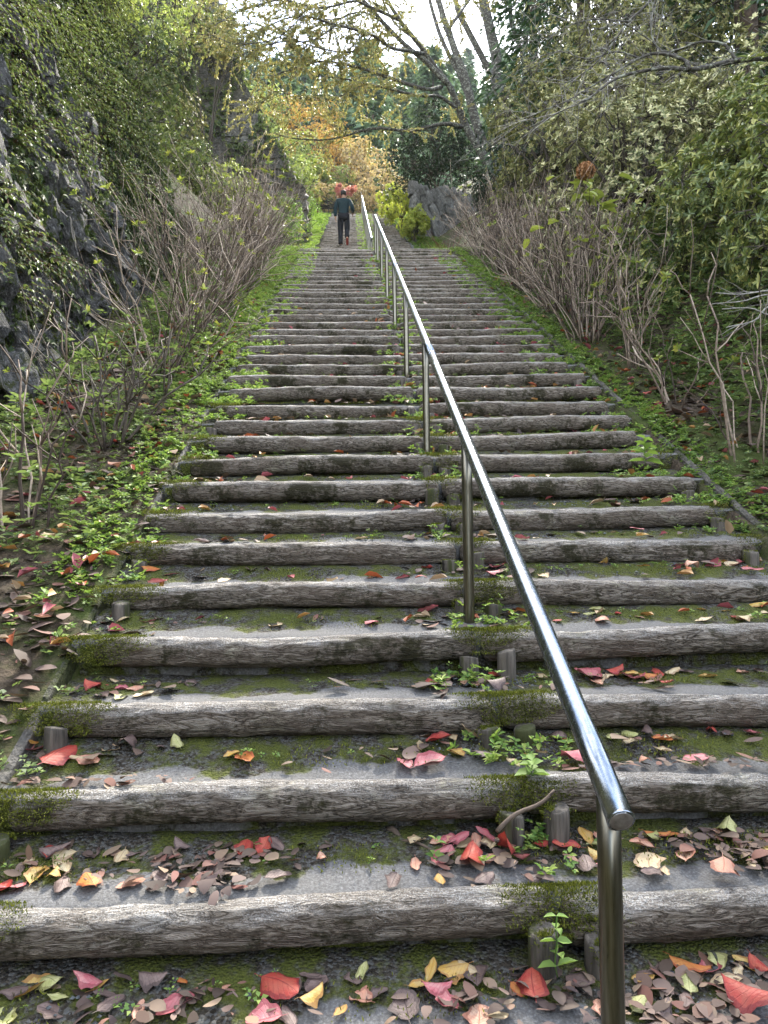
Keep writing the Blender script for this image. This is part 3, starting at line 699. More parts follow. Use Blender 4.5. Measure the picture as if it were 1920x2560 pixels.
def bush(name, base, cz, radii, nclump, ntips, k, L, W, mat, label, cat, stem='darkstem', seed=0, spread=1.0, hi=True, group=None, tight=.3, stems=9, low=-.35, droop=.2, twigs=.25, up=0.0):
    root = empty(name, base, label=label, cat=cat, group=group); z0 = cz-base[2]
    P, D, cl = blob_tips(ntips, radii, nclump, seed+1, low, tight); P = P+np.array([0, 0, z0]); cl = cl+np.array([0, 0, z0])
    D = nrm(D+np.array([0, 0, up]))
    P[:, 2] = np.maximum(P[:, 2], .05)
    a = Acc(); rg = np.random.default_rng(seed)
    for q in range(len(cl)):
        p0 = np.array([rg.normal(0, .12)*radii[0]*.6, rg.normal(0, .12)*radii[1]*.6, -.1]); mid = p0*.6+cl[q]*.35+np.array([0, 0, z0*.25])
        if q % 5: p0 = np.array([rg.normal(0, .15)*radii[0], rg.normal(0, .15)*radii[1], z0-.3*radii[2]]); mid = (p0+cl[q])/2+np.array([0, 0, .08*radii[2]])
        tube(a, smooth_line([p0, mid, cl[q]*.97], 8), np.linspace(.035 if q % 5 == 0 else .014, .006, 8)*max(radii)*.7, 5)
    if twigs:
        idx = rg.choice(len(P), int(len(P)*twigs), replace=False)
        ci = np.argmin(((P[idx, None, :]-cl[None])**2).sum(-1), 1)
        for q, c in zip(idx, ci): tube(a, np.array([cl[c], (cl[c]+P[q])/2+rg.normal(0, .03, 3), P[q]]), [.006*max(radii), .004*max(radii), .002*max(radii)], 3, False)
    obj('branches', a.mesh('branches', True, MAT[stem]), root, kind='stuff')
    a = Acc(); rosettes(a, P, D, k, L, W, spread, hi, droop=droop); obj('foliage', a.mesh('foliage', True, MAT[mat]), root, kind='stuff')
    return root

# ------------------------------------------------------------------ bare hydrangea shrubs along both sides
def hydrangea(p, n, h, spread, seed, label, group, leaves_n=0, mat='barestem', r=.007, vase=.55, L=.09):
    root = empty('hydrangea_bush', p, label=label, cat='bush', group=group)
    a, tp, td = shrub_stems(max(7, int(n*.72)), h*.84, spread*1.02, seed, r, True, vase*1.12); obj('stems', a.mesh('stems', True, MAT[mat]), root, kind='stuff')
    if leaves_n:
        rg = np.random.default_rng(seed+5); i = rg.choice(len(tp), min(leaves_n, len(tp)), replace=False)
        a = Acc(); rosettes(a, tp[i], td[i]+np.array([0, 0, .5]), 7, L*.62, L*.3, .8); obj('foliage', a.mesh('foliage', True, MAT['hydr']), root, kind='stuff')
    return root
def on(x, y, dz=0.0): return (x, y, float(ground(x, y))+dz)
GL, GR = 'bare hydrangea bushes along the foot of the slate wall', 'bare hydrangea bushes along the right-hand bank'
hydrangea(on(-1.78, 3.95), 8, 1.25, .7, 1, 'thin cut-back hydrangea stems, first bush from the camera below the slate wall', GL, 0, r=.010, vase=.35)
hydrangea(on(-1.74, 5.05), 20, 1.1, 1.0, 2, 'cut-back hydrangea clump with thick woody base, second bush from the camera below the slate wall', GL, 8, 'darkstem', .010, .5, .05)
hydrangea(on(-1.74, 6.6), 40, 1.45, 1.1, 3, 'spreading bare hydrangea with crossing buff twigs, third bush on the wall side', GL, 12, vase=.75)
hydrangea(on(-1.82, 8.15), 70, 1.6, 1.25, 4, 'dense bare hydrangea with some yellow-green top leaves, fourth bush on the wall side', GL, 22, vase=.7)
hydrangea(on(-1.8, 9.6), 90, 1.85, 1.3, 5, 'tall dense bare hydrangea with pale twigs, fifth bush on the wall side', GL, 22, vase=.62)
hydrangea(on(-1.75, 11.1), 90, 1.95, 1.3, 6, 'thick pale-twigged hydrangea leaning to the steps, sixth bush on the wall side', GL, 26, vase=.6, L=.12)
hydrangea(on(-1.75, 12.6), 90, 2.0, 1.3, 7, 'large-leaved hydrangea rising above the pale twigs, seventh bush on the wall side', GL, 34, vase=.55, L=.16)
hydrangea(on(-1.85, 14.2), 80, 1.9, 1.3, 8, 'last hydrangea of the wall-side row, green leaves on top, near the landing', GL, 34, vase=.55, L=.16)
hydrangea(on(2.72, 4.75), 14, 1.4, 1.1, 11, 'tall bare hydrangea clump beside the edging board, first bush of the right-hand bank', GR, 4, r=.008, vase=.6)
hydrangea(on(2.66, 5.75), 11, 1.25, 1.0, 12, 'small open clump of bare hydrangea stems, second bush of the right-hand bank', GR, 3, r=.010, vase=.5)
hydrangea(on(2.75, 6.9), 22, 1.5, 1.0, 13, 'bare hydrangea with forked buff stems, third bush of the right-hand bank', GR, 12, vase=.5)
hydrangea(on(2.6, 7.8), 60, 1.5, 1.1, 14, 'dense bare hydrangea leaning over the edging, fourth bush of the right-hand bank', GR, 22, vase=.6)
hydrangea(on(2.7, 9.3), 110, 1.65, 1.3, 15, 'very dense brown-twigged hydrangea, fifth bush of the right-hand bank', GR, 22, vase=.65)
hydrangea(on(2.65, 10.8), 110, 1.6, 1.3, 16, 'broad brown-twigged hydrangea, sixth bush of the right-hand bank', GR, 22, vase=.65)
hydrangea(on(2.65, 12.3), 100, 1.6, 1.25, 17, 'grey-brown twiggy hydrangea, seventh bush of the right-hand bank', GR, 18, vase=.6)
hydrangea(on(2.6, 14.0), 90, 1.5, 1.2, 18, 'low reddish-brown twiggy hydrangea, last bush of the right-hand bank before the landing', GR, 12, vase=.6)
# leafy hydrangea carrying the dried flower head
hb = on(2.66, 8.3); hy = empty('hydrangea_bush', hb, label='leafy hydrangea carrying one dried brown flower head above the bare twigs', cat='bush')
a, tp, td = shrub_stems(16, 1.7, .9, 77, .008, True, .4); obj('stems', a.mesh('stems', True, MAT['barestem']), hy, kind='stuff')
fpos = px(1464, 428, 8.2)-np.array(hb)
a = Acc(); tube(a, smooth_line([[0, 0, 0], fpos*.5+np.array([.05, 0, .1]), fpos-np.array([0, 0, .08])], 10), .007, 6); obj('flower_stalk', a.mesh('stem', True, MAT['barestem']), hy)
MAT['dried'] = leaf_mat('dried_petal', [(.16, .07, .03), (.3, .15, .07), (.4, .22, .11)], .7, .15, .2)
a = Acc(); d = rand_dirs(330, .25); rosettes(a, fpos+d*np.array([.105, .105, .1])*rng.uniform(.75, 1.0, (330, 1)), d, 4, .028, .026, 1.2)
obj('flower_head', a.mesh('flower_head', True, MAT['dried']), hy, label='dried brown flower head', kind='stuff')
lm = []
for s in range(4):
    a = Acc(); leaves(a, [[0, 0, 0]], [[1, 0, .15*s-.1]], [[0, 0, 1]], .17, .09, .2, .15+.1*s); lm.append(a.mesh('leaf', True, MAT['hydr']))
for q in range(46):
    if q < 12: c = fpos+np.array([rng.uniform(-.1, .1), 0, -rng.uniform(.08, .4)])
    else: c = tp[rng.integers(0, len(tp))]+rng.normal(0, .03, 3)
    o = obj('leaf', lm[q % 4], hy); o.location = c; o.rotation_euler = (rng.uniform(-.5, .5), rng.uniform(-.5, .5), rng.uniform(0, 6.28)); s = rng.uniform(.7, 1.15); o.scale = (s, s, s)

# ------------------------------------------------------------------ wall plants
def spray(seed, nst=6, ln=.55):
    rg = np.random.default_rng(seed); a = Acc(); P = []; Tt = []; N = []; Ls = []
    for s in range(nst):
        az = rg.normal(0, .9); d = np.array([math.cos(az), math.sin(az)*1.1, rg.uniform(.0, .7)]); L = ln*rg.uniform(.5, 1.15); m = 9
        t = np.linspace(0, 1, m)[:, None]; Q = d*L*t+np.array([0, 0, -.75*L])*t**2*rg.uniform(.5, 1.2)+rg.normal(0, .008, (m, 3)); tube(a, Q, .0032*(1-.6*t[:, 0]), 3, False)
        for i in range(1, m):
            tg = nrm(Q[i]-Q[i-1]); sd = nrm(np.cross(tg, [0, 0, 1]))
            for sg in (-1, 1):
                P.append(Q[i]); Tt.append(tg*.7+sd*sg*.8+np.array([.2, 0, -.25])+rg.normal(0, .15, 3)); N.append(np.array([.15, 0, 1])+rg.normal(0, .22, 3)); Ls.append(rg.uniform(.04, .08)*(1.1-.4*i/m))
    b = Acc(); Ls = np.array(Ls); leaves(b, np.array(P), np.array(Tt), np.array(N), Ls, Ls*.5, .12, .25)
    return a, b
protos = []
WG = 'arching green sprays growing from the slate wall'
for s in range(5):
    a, b = spray(500+s, 9, .62); root = empty('wall_plant', (0, 0, 0), label='arching spray of pointed yellow-green leaves growing out of the slate wall', cat='plant', group=WG)
    obj('stems', a.mesh('stems', True, MAT['redstem']), root, kind='stuff'); obj('foliage', b.mesh('foliage', True, MAT['wallleaf' if s < 4 else 'wallfern']), root, kind='stuff'); protos.append(root)
used = [False]*5; npl = 0
for q in range(2600):
    if npl >= 280: break
    y = rng.uniform(3.8, 13.4); h = rng.uniform(.15, 1)**.8*(2.2+.42*(y-2)+.6)
    dens = .62+.8*vnoise(np.array([y*.9, h*.9, 3.3]), 8)+.25*(y < 7.5)+.1*(h-1.5)
    if rng.random() > dens*.8: continue
    s = q % 5; p = wallp(y, h, .05); r = protos[s]
    sc = rng.uniform(.6, 1.0)*(1+.02*(y-6))
    if used[s]: r = dup(protos[s], p, rng.normal(0, .4), sc)
    else: r.location = p; used[s] = True
    r['label'] = 'arching yellow-green spray on the '+('near' if y < 6.5 else 'middle' if y < 9.5 else 'far')+' part of the slate wall, '+('near its foot' if h < 1.2 else 'halfway up' if h < 2.6 else 'high up'); r['group'] = WG+', '+r['label'][len('arching yellow-green spray on the '):]
    npl += 1
# small weeds, moss and ferns clothing the wall
n = 24000; y = rng.uniform(2.6, 14.0, n); h = rng.uniform(-.1, 1, n)**.75*6.2
keep = rng.random(n) < np.clip(.4+.6*vnoise(np.stack([y*1.1, h*1.1, 0*h+9], -1), 12)+.05*(y-6)+.06*(h-2), 0, 1)
y, h = y[keep], h[keep]; P = wallp(y, h, .04); D = nrm(np.stack([np.ones(len(y)), rng.normal(0, .4, len(y)), rng.normal(.15, .4, len(y))], -1))
P = P+D*rng.uniform(0, .12, (len(y), 1))
a = Acc(); rosettes(a, P, D, 7, .062, .034, 1.0, False, droop=.35)
obj('wall_undergrowth', a.mesh('foliage', True, MAT['wallfern']), kind='stuff', label='small ferns and weeds clothing the slate wall')
n = 60000; y = rng.uniform(3.0, 10.5, n); h = rng.uniform(0, 4.6, n); k = vnoise(np.stack([y*1.7, h*1.7, 0*h+4], -1), 31) > .02
y, h = y[k], h[k]; P = wallp(y, h, .03); T_ = nrm(np.stack([rng.uniform(.2, 1, len(y)), rng.normal(0, .4, len(y)), rng.uniform(-1, .2, len(y))], -1))
a = Acc(); leaves(a, P+T_*.03, T_, rand_dirs(len(y)), .045, .008, hi=False); obj('wall_moss', a.mesh('moss', True, MAT['moss']), kind='stuff', label='yellowish moss cushions on the slate wall')
# bushes crowning and ending the wall
crown = [(-5.2, 6.8, 8.7, 1.2, 'azalea'), (-5.3, 9.0, 9.9, 1.3, 'wallleaf'), (-5.4, 11.0, 11.0, 1.4, 'azalea'), (-5.2, 13.0, 11.6, 1.5, 'palegreen'), (-4.7, 14.8, 10.2, 1.3, 'wallleaf'), (-5.4, 16.5, 13.2, 1.7, 'palegreen'), (-4.4, 17.0, 9.7, 1.15, 'wallleaf'), (-3.7, 18.6, 9.6, 1.0, 'palegreen'), (-5.6, 19.5, 12.3, 1.3, 'olive'), (-3.1, 21.0, 10.3, .85, 'olive'), (-6.6, 22.5, 16.6, 1.6, 'wallleaf'), (-4.6, 22.8, 16.6, 1.3, 'olive')]
names = ['bright green bush on top of the near end of the slate wall', 'yellow-green bush overhanging the slate wall, second along its top', 'leafy green bush on the wall top, third along', 'pale green bush where the slate wall turns away', 'yellow-green bush just past the end of the slate wall', 'tall pale green bush high behind the slate wall', 'low yellow-green bush on the bank between slate wall and pier', 'pale bush in front of the coursed stone pier', 'olive bush high up before the stone pier', 'small olive bush at the foot of the stone pier', 'green bush growing on the stone pier, its far corner', 'olive bush hanging over the top of the stone pier']
for q, ((x, y, z, r, m), lb) in enumerate(zip(crown, names)):
    bush('bush', (x, y, min(float(ground(x, y)), z-r*.7)), z, (r*1.05, r*1.0, r*.95), 34, 1150, 6, .075, .036, m, lb, 'bush', hi=q < 3, seed=600+q, tight=.34, group='bushes above the wall side', low=-.7, droop=.3)

n = 5200; z = rng.uniform(9.4, 18.5, n); x = rng.uniform(-6.4, -1.3, n); k = (x < pier_edge(z)+.15) & (n2_(x, z, 1.1, 41) > .02-.05*(z-12)); x, z = x[k], z[k]
a = Acc(); rosettes(a, np.stack([x, 23.75+rng.uniform(-.12, .1, len(x)), z], -1), nrm(np.stack([rng.normal(0, .4, len(x)), -np.ones(len(x)), rng.normal(.2, .4, len(x))], -1)), 6, .085, .045, 1.0, False, droop=.35)
obj('wall_creeper', a.mesh('foliage', True, MAT['wallleaf']), kind='stuff', label='leafy creeper on the coursed stone pier')

# ------------------------------------------------------------------ right bank evergreens
RB = 'evergreen bushes on the right-hand bank'
def rb(name, X, D, cz, radii, *a, **k): return bush(name, (X, D, min(float(ground(X, D)), cz-radii[2]*.8)), cz, radii, *a, **k)
rb('evergreen_bush', 3.95, 9.8, 6.0, (1.35, 1.2, 1.55), 63, 2470, 8, .07, .029, 'pieris', 'large evergreen bush with pale cream-edged leaf whorls in the middle of the bank', 'bush', seed=31, tight=.27, group=RB, low=-.8, up=.3)
rb('evergreen_bush', 4.05, 13.6, 8.5, (1.35, 1.3, 1.6), 69, 3300, 7, .062, .027, 'olive', 'rounded olive-brown bush with fine leaves left of the cream-leaved bush', 'bush', hi=False, seed=32, tight=.3, group=RB, low=-.55)
rb('evergreen_bush', 5.6, 13.0, 9.6, (1.6, 1.5, 1.5), 60, 1760, 7, .07, .03, 'olive', 'olive-leaved bush high on the bank behind the cream-leaved bush', 'bush', hi=False, seed=33, tight=.3, group=RB, low=-.6)
rb('evergreen_bush', 4.35, 7.2, 4.15, (.95, 1.0, 1.2), 54, 1700, 8, .075, .027, 'glossy', 'glossy dark green bush with some yellow leaves, nearest evergreen on the right-hand bank', 'bush', seed=34, tight=.3, group=RB, low=-.8, droop=.35)
rb('evergreen_bush', 4.3, 6.0, 3.6, (.95, .9, 1.2), 45, 924, 8, .075, .027, 'glossy', 'glossy low bush behind the bare stems at the frame edge, right-hand bank', 'bush', seed=35, tight=.3, group=RB, low=-.8, droop=.35)
rb('evergreen_bush', 3.75, 8.3, 4.0, (.8, .9, .95), 39, 840, 7, .08, .034, 'glossy', 'small dark glossy bush filling the gap below the cream-leaved bush', 'bush', seed=36, tight=.3, group=RB, low=-.8)
bush('evergreen_bush', (3.0, 26.4, 13.0), 14.75, (1.65, 1.3, 1.75), 50, 2600, 6, .075, .038, 'darkleaf', 'dark green rounded evergreen hanging over the slanting stone wall', 'bush', seed=37, tight=.3, group=RB, low=-.95)
rb('evergreen_bush', 3.7, 17.0, 8.9, (1.0, 1.0, .9), 39, 1040, 6, .07, .035, 'darkleaf', 'low dark evergreen shrub behind the bare hydrangeas near the stone wall', 'bush', hi=False, seed=38, tight=.3, group=RB, low=-.6)
rb('evergreen_bush', 5.0, 17.5, 10.6, (1.5, 1.4, 1.6), 45, 1520, 6, .08, .035, 'darkleaf', 'dark leafy bush in the shade behind the olive-brown bush', 'bush', hi=False, seed=39, tight=.32, group=RB, low=-.6)
rb('evergreen_bush', 6.3, 16.5, 12.8, (1.8, 1.5, 1.6), 45, 1520, 6, .08, .035, 'olive', 'olive bush highest on the right-hand bank below the cedars', 'bush', hi=False, seed=40, tight=.32, group=RB, low=-.6)
rb('evergreen_bush', 5.5, 9.2, 6.3, (1.1, 1.1, 1.3), 45, 1232, 7, .07, .029, 'pieris', 'cream-leaved bush at the frame edge above the glossy bush', 'bush', seed=41, tight=.3, group=RB, low=-.7)
# bushes beside the upper flight
UF = 'bushes beside the upper flight'
bush('bush', on(-2.0, 19.6), float(ground(-2.0, 19.6))+.7, (.65, .8, .75), 26, 700, 5, .05, .024, 'azalea', 'green bush with dark twigs beside the landing on the wall side', 'bush', seed=51, tight=.3, group=UF, low=-.2)
bush('bush', on(-1.95, 22.0), float(ground(-1.95, 22.0))+.75, (.6, .9, .75), 26, 700, 5, .05, .026, 'azalea', 'bright green bush beside the climbing person', 'bush', seed=52, tight=.3, group=UF, low=-.3)
bush('bush', on(-1.6, 27.0), float(ground(-1.6, 27.0))+.6, (.5, .9, .65), 22, 520, 5, .05, .026, 'azalea', 'green bush further up beside the stone pier corner', 'bush', seed=53, tight=.3, group=UF, low=-.3)
bush('bush', on(1.95, 27.4), float(ground(1.95, 27.4))+.7, (.55, 1.0, .8), 30, 1500, 5, .06, .034, 'yellowgreen', 'vivid yellow-green bush beside the upper steps', 'bush', seed=54, tight=.3, group=UF, low=-.3)
bush('bush', on(2.15, 24.0), float(ground(2.15, 24.0))+.5, (.42, .6, .55), 30, 1500, 5, .06, .032, 'yellowgreen', 'yellow-green bush in front of the slanting stone wall', 'bush', seed=55, tight=.3, group=UF, low=-.3)
bush('bush', on(1.7, 30.4), float(ground(1.7, 30.4))+.7, (.5, 1.0, .75), 26, 1200, 5, .06, .034, 'yellowgreen', 'yellow-green bush near the top of the upper steps', 'bush', seed=56, tight=.3, group=UF, low=-.3)
hydrangea(on(2.9, 17.6), 90, .8, 1.2, 91, 'dark twiggy shrub beside the landing, below the yellow-green bushes', UF, 0, 'darkstem', .006, .6)
hydrangea(on(2.75, 19.8), 80, .75, 1.1, 92, 'brown twiggy shrub beside the upper steps before the yellow-green bush', UF, 0, 'redstem', .006, .6)
hydrangea(on(-1.7, 17.8), 90, 1.35, 1.1, 93, 'dark upright twiggy shrub at the landing on the wall side', UF, 20, 'darkstem', .006, .5)

# ------------------------------------------------------------------ the many-stemmed cherry tree
def limb(acc, pts, D, r0_, r1_, n=26, k=8):
    """limb through photo-traced points standing at depths D"""
    Ds = np.broadcast_to(np.asarray(D, float), (len(pts),)) if np.isscalar(D) else np.interp(np.linspace(0, 1, len(pts)), np.linspace(0, 1, len(D)), D)
    P = smooth_line([px(x, y, d) for (x, y), d in zip(pts, Ds)], n); P = P+.02*np.stack([vnoise(P*1.6+s, 5) for s in (0, 9, 17)], -1)
    tube(acc, P, np.linspace(r0_, r1_, n), k); return P
def twigging(acc, P, r, every, ln, rg, start=.25, droop=-.25, lev=2, lat=None):
    """side twigs along a limb; returns twig points and directions for leaves"""
    seg = np.linalg.norm(np.diff(P, axis=0), axis=1); s = np.concatenate([[0], np.cumsum(seg)]); out = []
    u = s[-1]*start
    while u < s[-1]:
        i = np.searchsorted(s, u)-1; i = max(0, min(i, len(P)-2)); q = P[i]+(P[i+1]-P[i])*((u-s[i])/max(seg[i], 1e-6)); tg = nrm(P[i+1]-P[i])
        d = nrm(tg*.6+rg.normal(0, .75, 3)*np.array([1, 1, .6])+np.array([0, 0, .1])); L = ln*rg.uniform(.4, 1.15); t = np.linspace(0, 1, 6)[:, None]
        Q = q+d*L*t+np.array([0, 0, droop])*L*t**2+rg.normal(0, .02, (6, 3))*L*t
        tube(acc, Q, r*(1-.75*t[:, 0]), 4, False); out.append(Q)
        if lev > 1:
            for w in range(rg.integers(2, 4)):
                k = rg.integers(1, 6); d2 = nrm(nrm(Q[min(k, 5)]-Q[k-1])+rg.normal(0, .6, 3)); L2 = L*rg.uniform(.3, .6)
                Q2 = Q[k]+d2*L2*t+np.array([0, 0, droop])*L2*t**2; tube(acc, Q2, r*.5*(1-.7*t[:, 0]), 3, False); out.append(Q2)
        u += every*rg.uniform(.6, 1.4)
    return out
def hang_leaves(acc, tw, per, L, rg, hang=.8, prob=1.0, hi=True):
    P = []; Dd = []
    for Q in tw:
        if rg.random() > prob: continue
        t = rg.uniform(.15, 1, per)*(len(Q)-1); i = np.minimum(t.astype(int), len(Q)-2); P.append(Q[i]+(Q[i+1]-Q[i])*(t-i)[:, None]); Dd.append(np.repeat(nrm(Q[-1]-Q[0])[None], per, 0))
    P = np.concatenate(P); Dd = np.concatenate(Dd); n = len(P)
    T_ = nrm(Dd*.5+rg.normal(0, .55, (n, 3))+np.array([0, 0, -hang])); Ls = L*rg.uniform(.6, 1.2, n)
    leaves(acc, P, T_, rand_dirs(n), Ls, Ls*.42, .15, .15, hi)
tree = empty('cherry_tree', tuple(px(1240, 430, 24)), label='large many-stemmed tree with lichen-flecked bark and thin yellowing leaves', cat='tree')
tl = Vector(tree.location)
limbs = [
 ([(1252, 470), (1228, 428), (1193, 365), (1160, 307), (1145, 265), (1121, 211), (1081, 160), (1039, 99), (1000, 51), (940, -40)], (24, 24, 23.5, 22.5), .155, .05, .3),
 ([(1262, 470), (1236, 422), (1199, 340), (1178, 256), (1163, 196), (1142, 136), (1120, 75), (1100, 15), (1075, -90)], (24.3, 24.5, 25), .19, .09, .55),
 ([(1190, 300), (1150, 190), (1110, 110), (1085, 40), (1060, -60)], (24.4, 25.5), .09, .06, .5),
 ([(1154, 319), (1127, 310), (1090, 313), (1045, 324), (1000, 327), (931, 321), (871, 338), (811, 350), (736, 347), (690, 335)], (23.6, 21.5), .075, .012, .35),
 ([(1142, 271), (1099, 241), (1060, 241), (1010, 231), (913, 208), (856, 196), (790, 190)], (23.4, 21), .06, .012, .25),
 ([(1105, 217), (1064, 223), (977, 196), (886, 166), (796, 155), (720, 175), (640, 205)], (23.2, 20), .065, .012, .25),
 ([(1121, 211), (1060, 150), (1022, 120), (961, 60), (900, -10)], (23.2, 22.5), .09, .05, .3),
 ([(1060, 135), (1022, 127), (977, 120), (931, 87), (841, 63), (760, 40), (680, 60), (620, 100)], (23, 19), .06, .012, .25),
 ([(1000, 51), (930, 20), (850, -20), (760, -60), (660, -60)], (23, 19.5), .055, .015, .1),
 ([(841, 63), (780, 100), (700, 105), (620, 130), (560, 170)], (21, 18.5), .03, .01, .1),
 ([(900, 0), (800, 20), (700, 0), (600, 30), (540, 60)], (21.5, 18), .035, .01, .1),
 ([(1120, 75), (1160, 20), (1200, -40)], (25, 26), .06, .03, .2),
 ([(931, 87), (880, 130), (800, 120), (720, 90), (640, 60)], (22, 19), .03, .008, .1),
 ([(913, 208), (850, 240), (770, 250), (700, 235), (650, 260)], (22, 20), .025, .006, .1),
 ([(961, 60), (900, 30), (820, 50), (740, 10), (690, -20)], (23, 20), .03, .008, .1),
 ([(760, 40), (690, 95), (600, 110), (530, 90)], (19.5, 17.5), .02, .006, .05),
 ([(1039, 99), (990, 60), (960, 10), (930, -40)], (23, 24), .04, .02, .1),
]
crg = np.random.default_rng(99); atr = Acc(); abr = Acc(); tw_all = []
for k, (pts, D, ra, rb_, st) in enumerate(limbs):
    acc = atr if k < 3 else abr
    P = limb(acc, pts, D, ra, rb_); tw_all += twigging(abr, P, .010, .17 if k >= 3 else .45, 1.25, crg, st)
def shift(o, root): o.location = -root.location; return o
shift(obj('trunk', atr.mesh('trunk', True, MAT['cherry']), tree), tree); shift(obj('branches', abr.mesh('branches', True, MAT['cherry']), tree, kind='stuff'), tree)
al = Acc(); hang_leaves(al, tw_all, 44, .085, crg, .8, .97, False)
shift(obj('crown', al.mesh('crown', True, MAT['cherryleaf']), tree, kind='stuff'), tree)
for k, (pts, D, ra, rb_, lb) in enumerate([
  ([(1262, 260), (1241, 200), (1241, 145), (1229, 90), (1217, 39), (1206, -10), (1195, -90)], 27, .22, .17, 'thick lichen-spotted upright trunk right of the many-stemmed tree'),
  ([(1250, 230), (1223, 178), (1193, 120), (1169, 75), (1145, 24), (1125, -60)], 27.5, .13, .10, 'dark slanting trunk crossing in front of the bright sky'),
  ([(1330, 190), (1301, 120), (1280, 60), (1274, 0), (1268, -80)], 28, .10, .08, 'slim leaning trunk right of the thick lichen-spotted one'),
  ([(1312, 190), (1314, 115), (1318, 50), (1322, -80)], 29, .12, .1, 'slim upright trunk, first of the close pair'),
  ([(1326, 190), (1330, 90), (1345, 20), (1362, -80)], 29.5, .10, .08, 'slim forked trunk, second of the close pair')]):
    r = empty('tree', tuple(px(pts[0][0], pts[0][1], D)-np.array([0, 0, 3.5])), label=lb, cat='tree', group='slim trunks behind the many-stemmed tree')
    a = Acc(); P = limb(a, pts, D, ra, rb_, 18); b0 = np.array(r.location); tube(a, smooth_line([b0, (b0+P[0])/2, P[0]], 6), np.linspace(ra*1.25, ra, 6), 8, False)
    shift(obj('trunk', a.mesh('trunk', True, MAT['cherry']), r), r)
    a = Acc(); tw = twigging(a, P, .012, .5, 1.4, crg, .55); shift(obj('branches', a.mesh('branches', True, MAT['cherry']), r, kind='stuff'), r)
    a = Acc(); hang_leaves(a, tw, 16, .11, crg, .6, .8); shift(obj('crown', a.mesh('crown', True, MAT['cherryleaf' if k % 2 else 'olive']), r, kind='stuff'), r)
# bare tree leaning in from the right
bt = empty('bare_tree', on(6.0, 7.6), label='leafless tree reaching in from the side with one long crooked branch', cat='tree')
a = Acc(); b0 = np.array(bt.location); top = px(2260, 90, 7.4)
tube(a, smooth_line([b0-np.array([0, 0, .2]), (b0+top)/2+np.array([.1, 0, 0]), top, top+np.array([.2, .2, 1.6])], 16), np.linspace(.13, .05, 16), 8)
shift(obj('trunk', a.mesh('trunk', True, MAT['cherry']), bt), bt); a = Acc(); al2 = Acc(); brg = np.random.default_rng(12); tw = []
for pts, D, ra, rb_, ln in [
  ([(2260, 100), (2050, 118), (1920, 143), (1842, 152), (1782, 164), (1727, 173), (1676, 169), (1616, 175), (1540, 193), (1470, 245), (1410, 275), (1330, 320)], (7.4, 7.0, 6.8), .034, .004, .3),
  ([(1727, 172), (1709, 148), (1649, 131), (1601, 143), (1556, 169), (1480, 214), (1420, 250), (1330, 290), (1250, 345)], (7.0, 7.2), .017, .003, .3),
  ([(1842, 150), (1812, 111), (1751, 105), (1691, 124), (1655, 124), (1631, 90), (1628, 45), (1640, -30)], (6.9, 7.3), .013, .004, .3),
  ([(1660, -60), (1625, 0), (1571, 54), (1525, 120), (1470, 175), (1400, 215)], (7.4, 7.2), .014, .003, .32),
  ([(1601, 143), (1540, 130), (1470, 150), (1400, 130), (1330, 150)], (7.2, 7.5), .008, .002, .3),
  ([(1571, 54), (1500, 50), (1440, 60), (1380, 90), (1300, 110)], (7.3, 7.6), .009, .002, .3),
  ([(1625, 100), (1560, 60), (1500, 75), (1430, 60)], (7.3, 7.0), .006, .002, .3)]:
    P = limb(al2, pts, D, ra*1.15, rb_, 40, 7); tw += twigging(a, P, .0045, .055, ln*1.6, brg, .22, .0)
shift(obj('limb', al2.mesh('limb', True, MAT['cherry']), bt), bt)
shift(obj('branches', a.mesh('branches', True, MAT['twig']), bt, kind='stuff'), bt)

ht = empty('bare_tree', on(4.2, 5.2), label='pale bare twigs reaching in low over the front hydrangea clump of the right-hand bank', cat='bush')
a = Acc(); b0 = np.array(ht.location); tw = []
for pts in ([(2080, 720), (1920, 728), (1850, 735), (1795, 732)], [(2080, 735), (1920, 738), (1860, 752), (1785, 760)], [(2080, 745), (1930, 765), (1890, 800), (1830, 815), (1820, 820)], [(2080, 760), (1940, 790), (1880, 770), (1810, 773)]):
    P = limb(a, pts, (4.9, 4.5), .008, .003, 14, 6); tw += twigging(a, P, .0032, .16, .3, brg, .4, 0, 1); tube(a, smooth_line([b0, (b0+P[0])/2+np.array([.1, 0, .1]), P[0]], 8), .008, 6, False)
shift(obj('branches', a.mesh('branches', True, MAT['twig']), ht, kind='stuff'), ht)

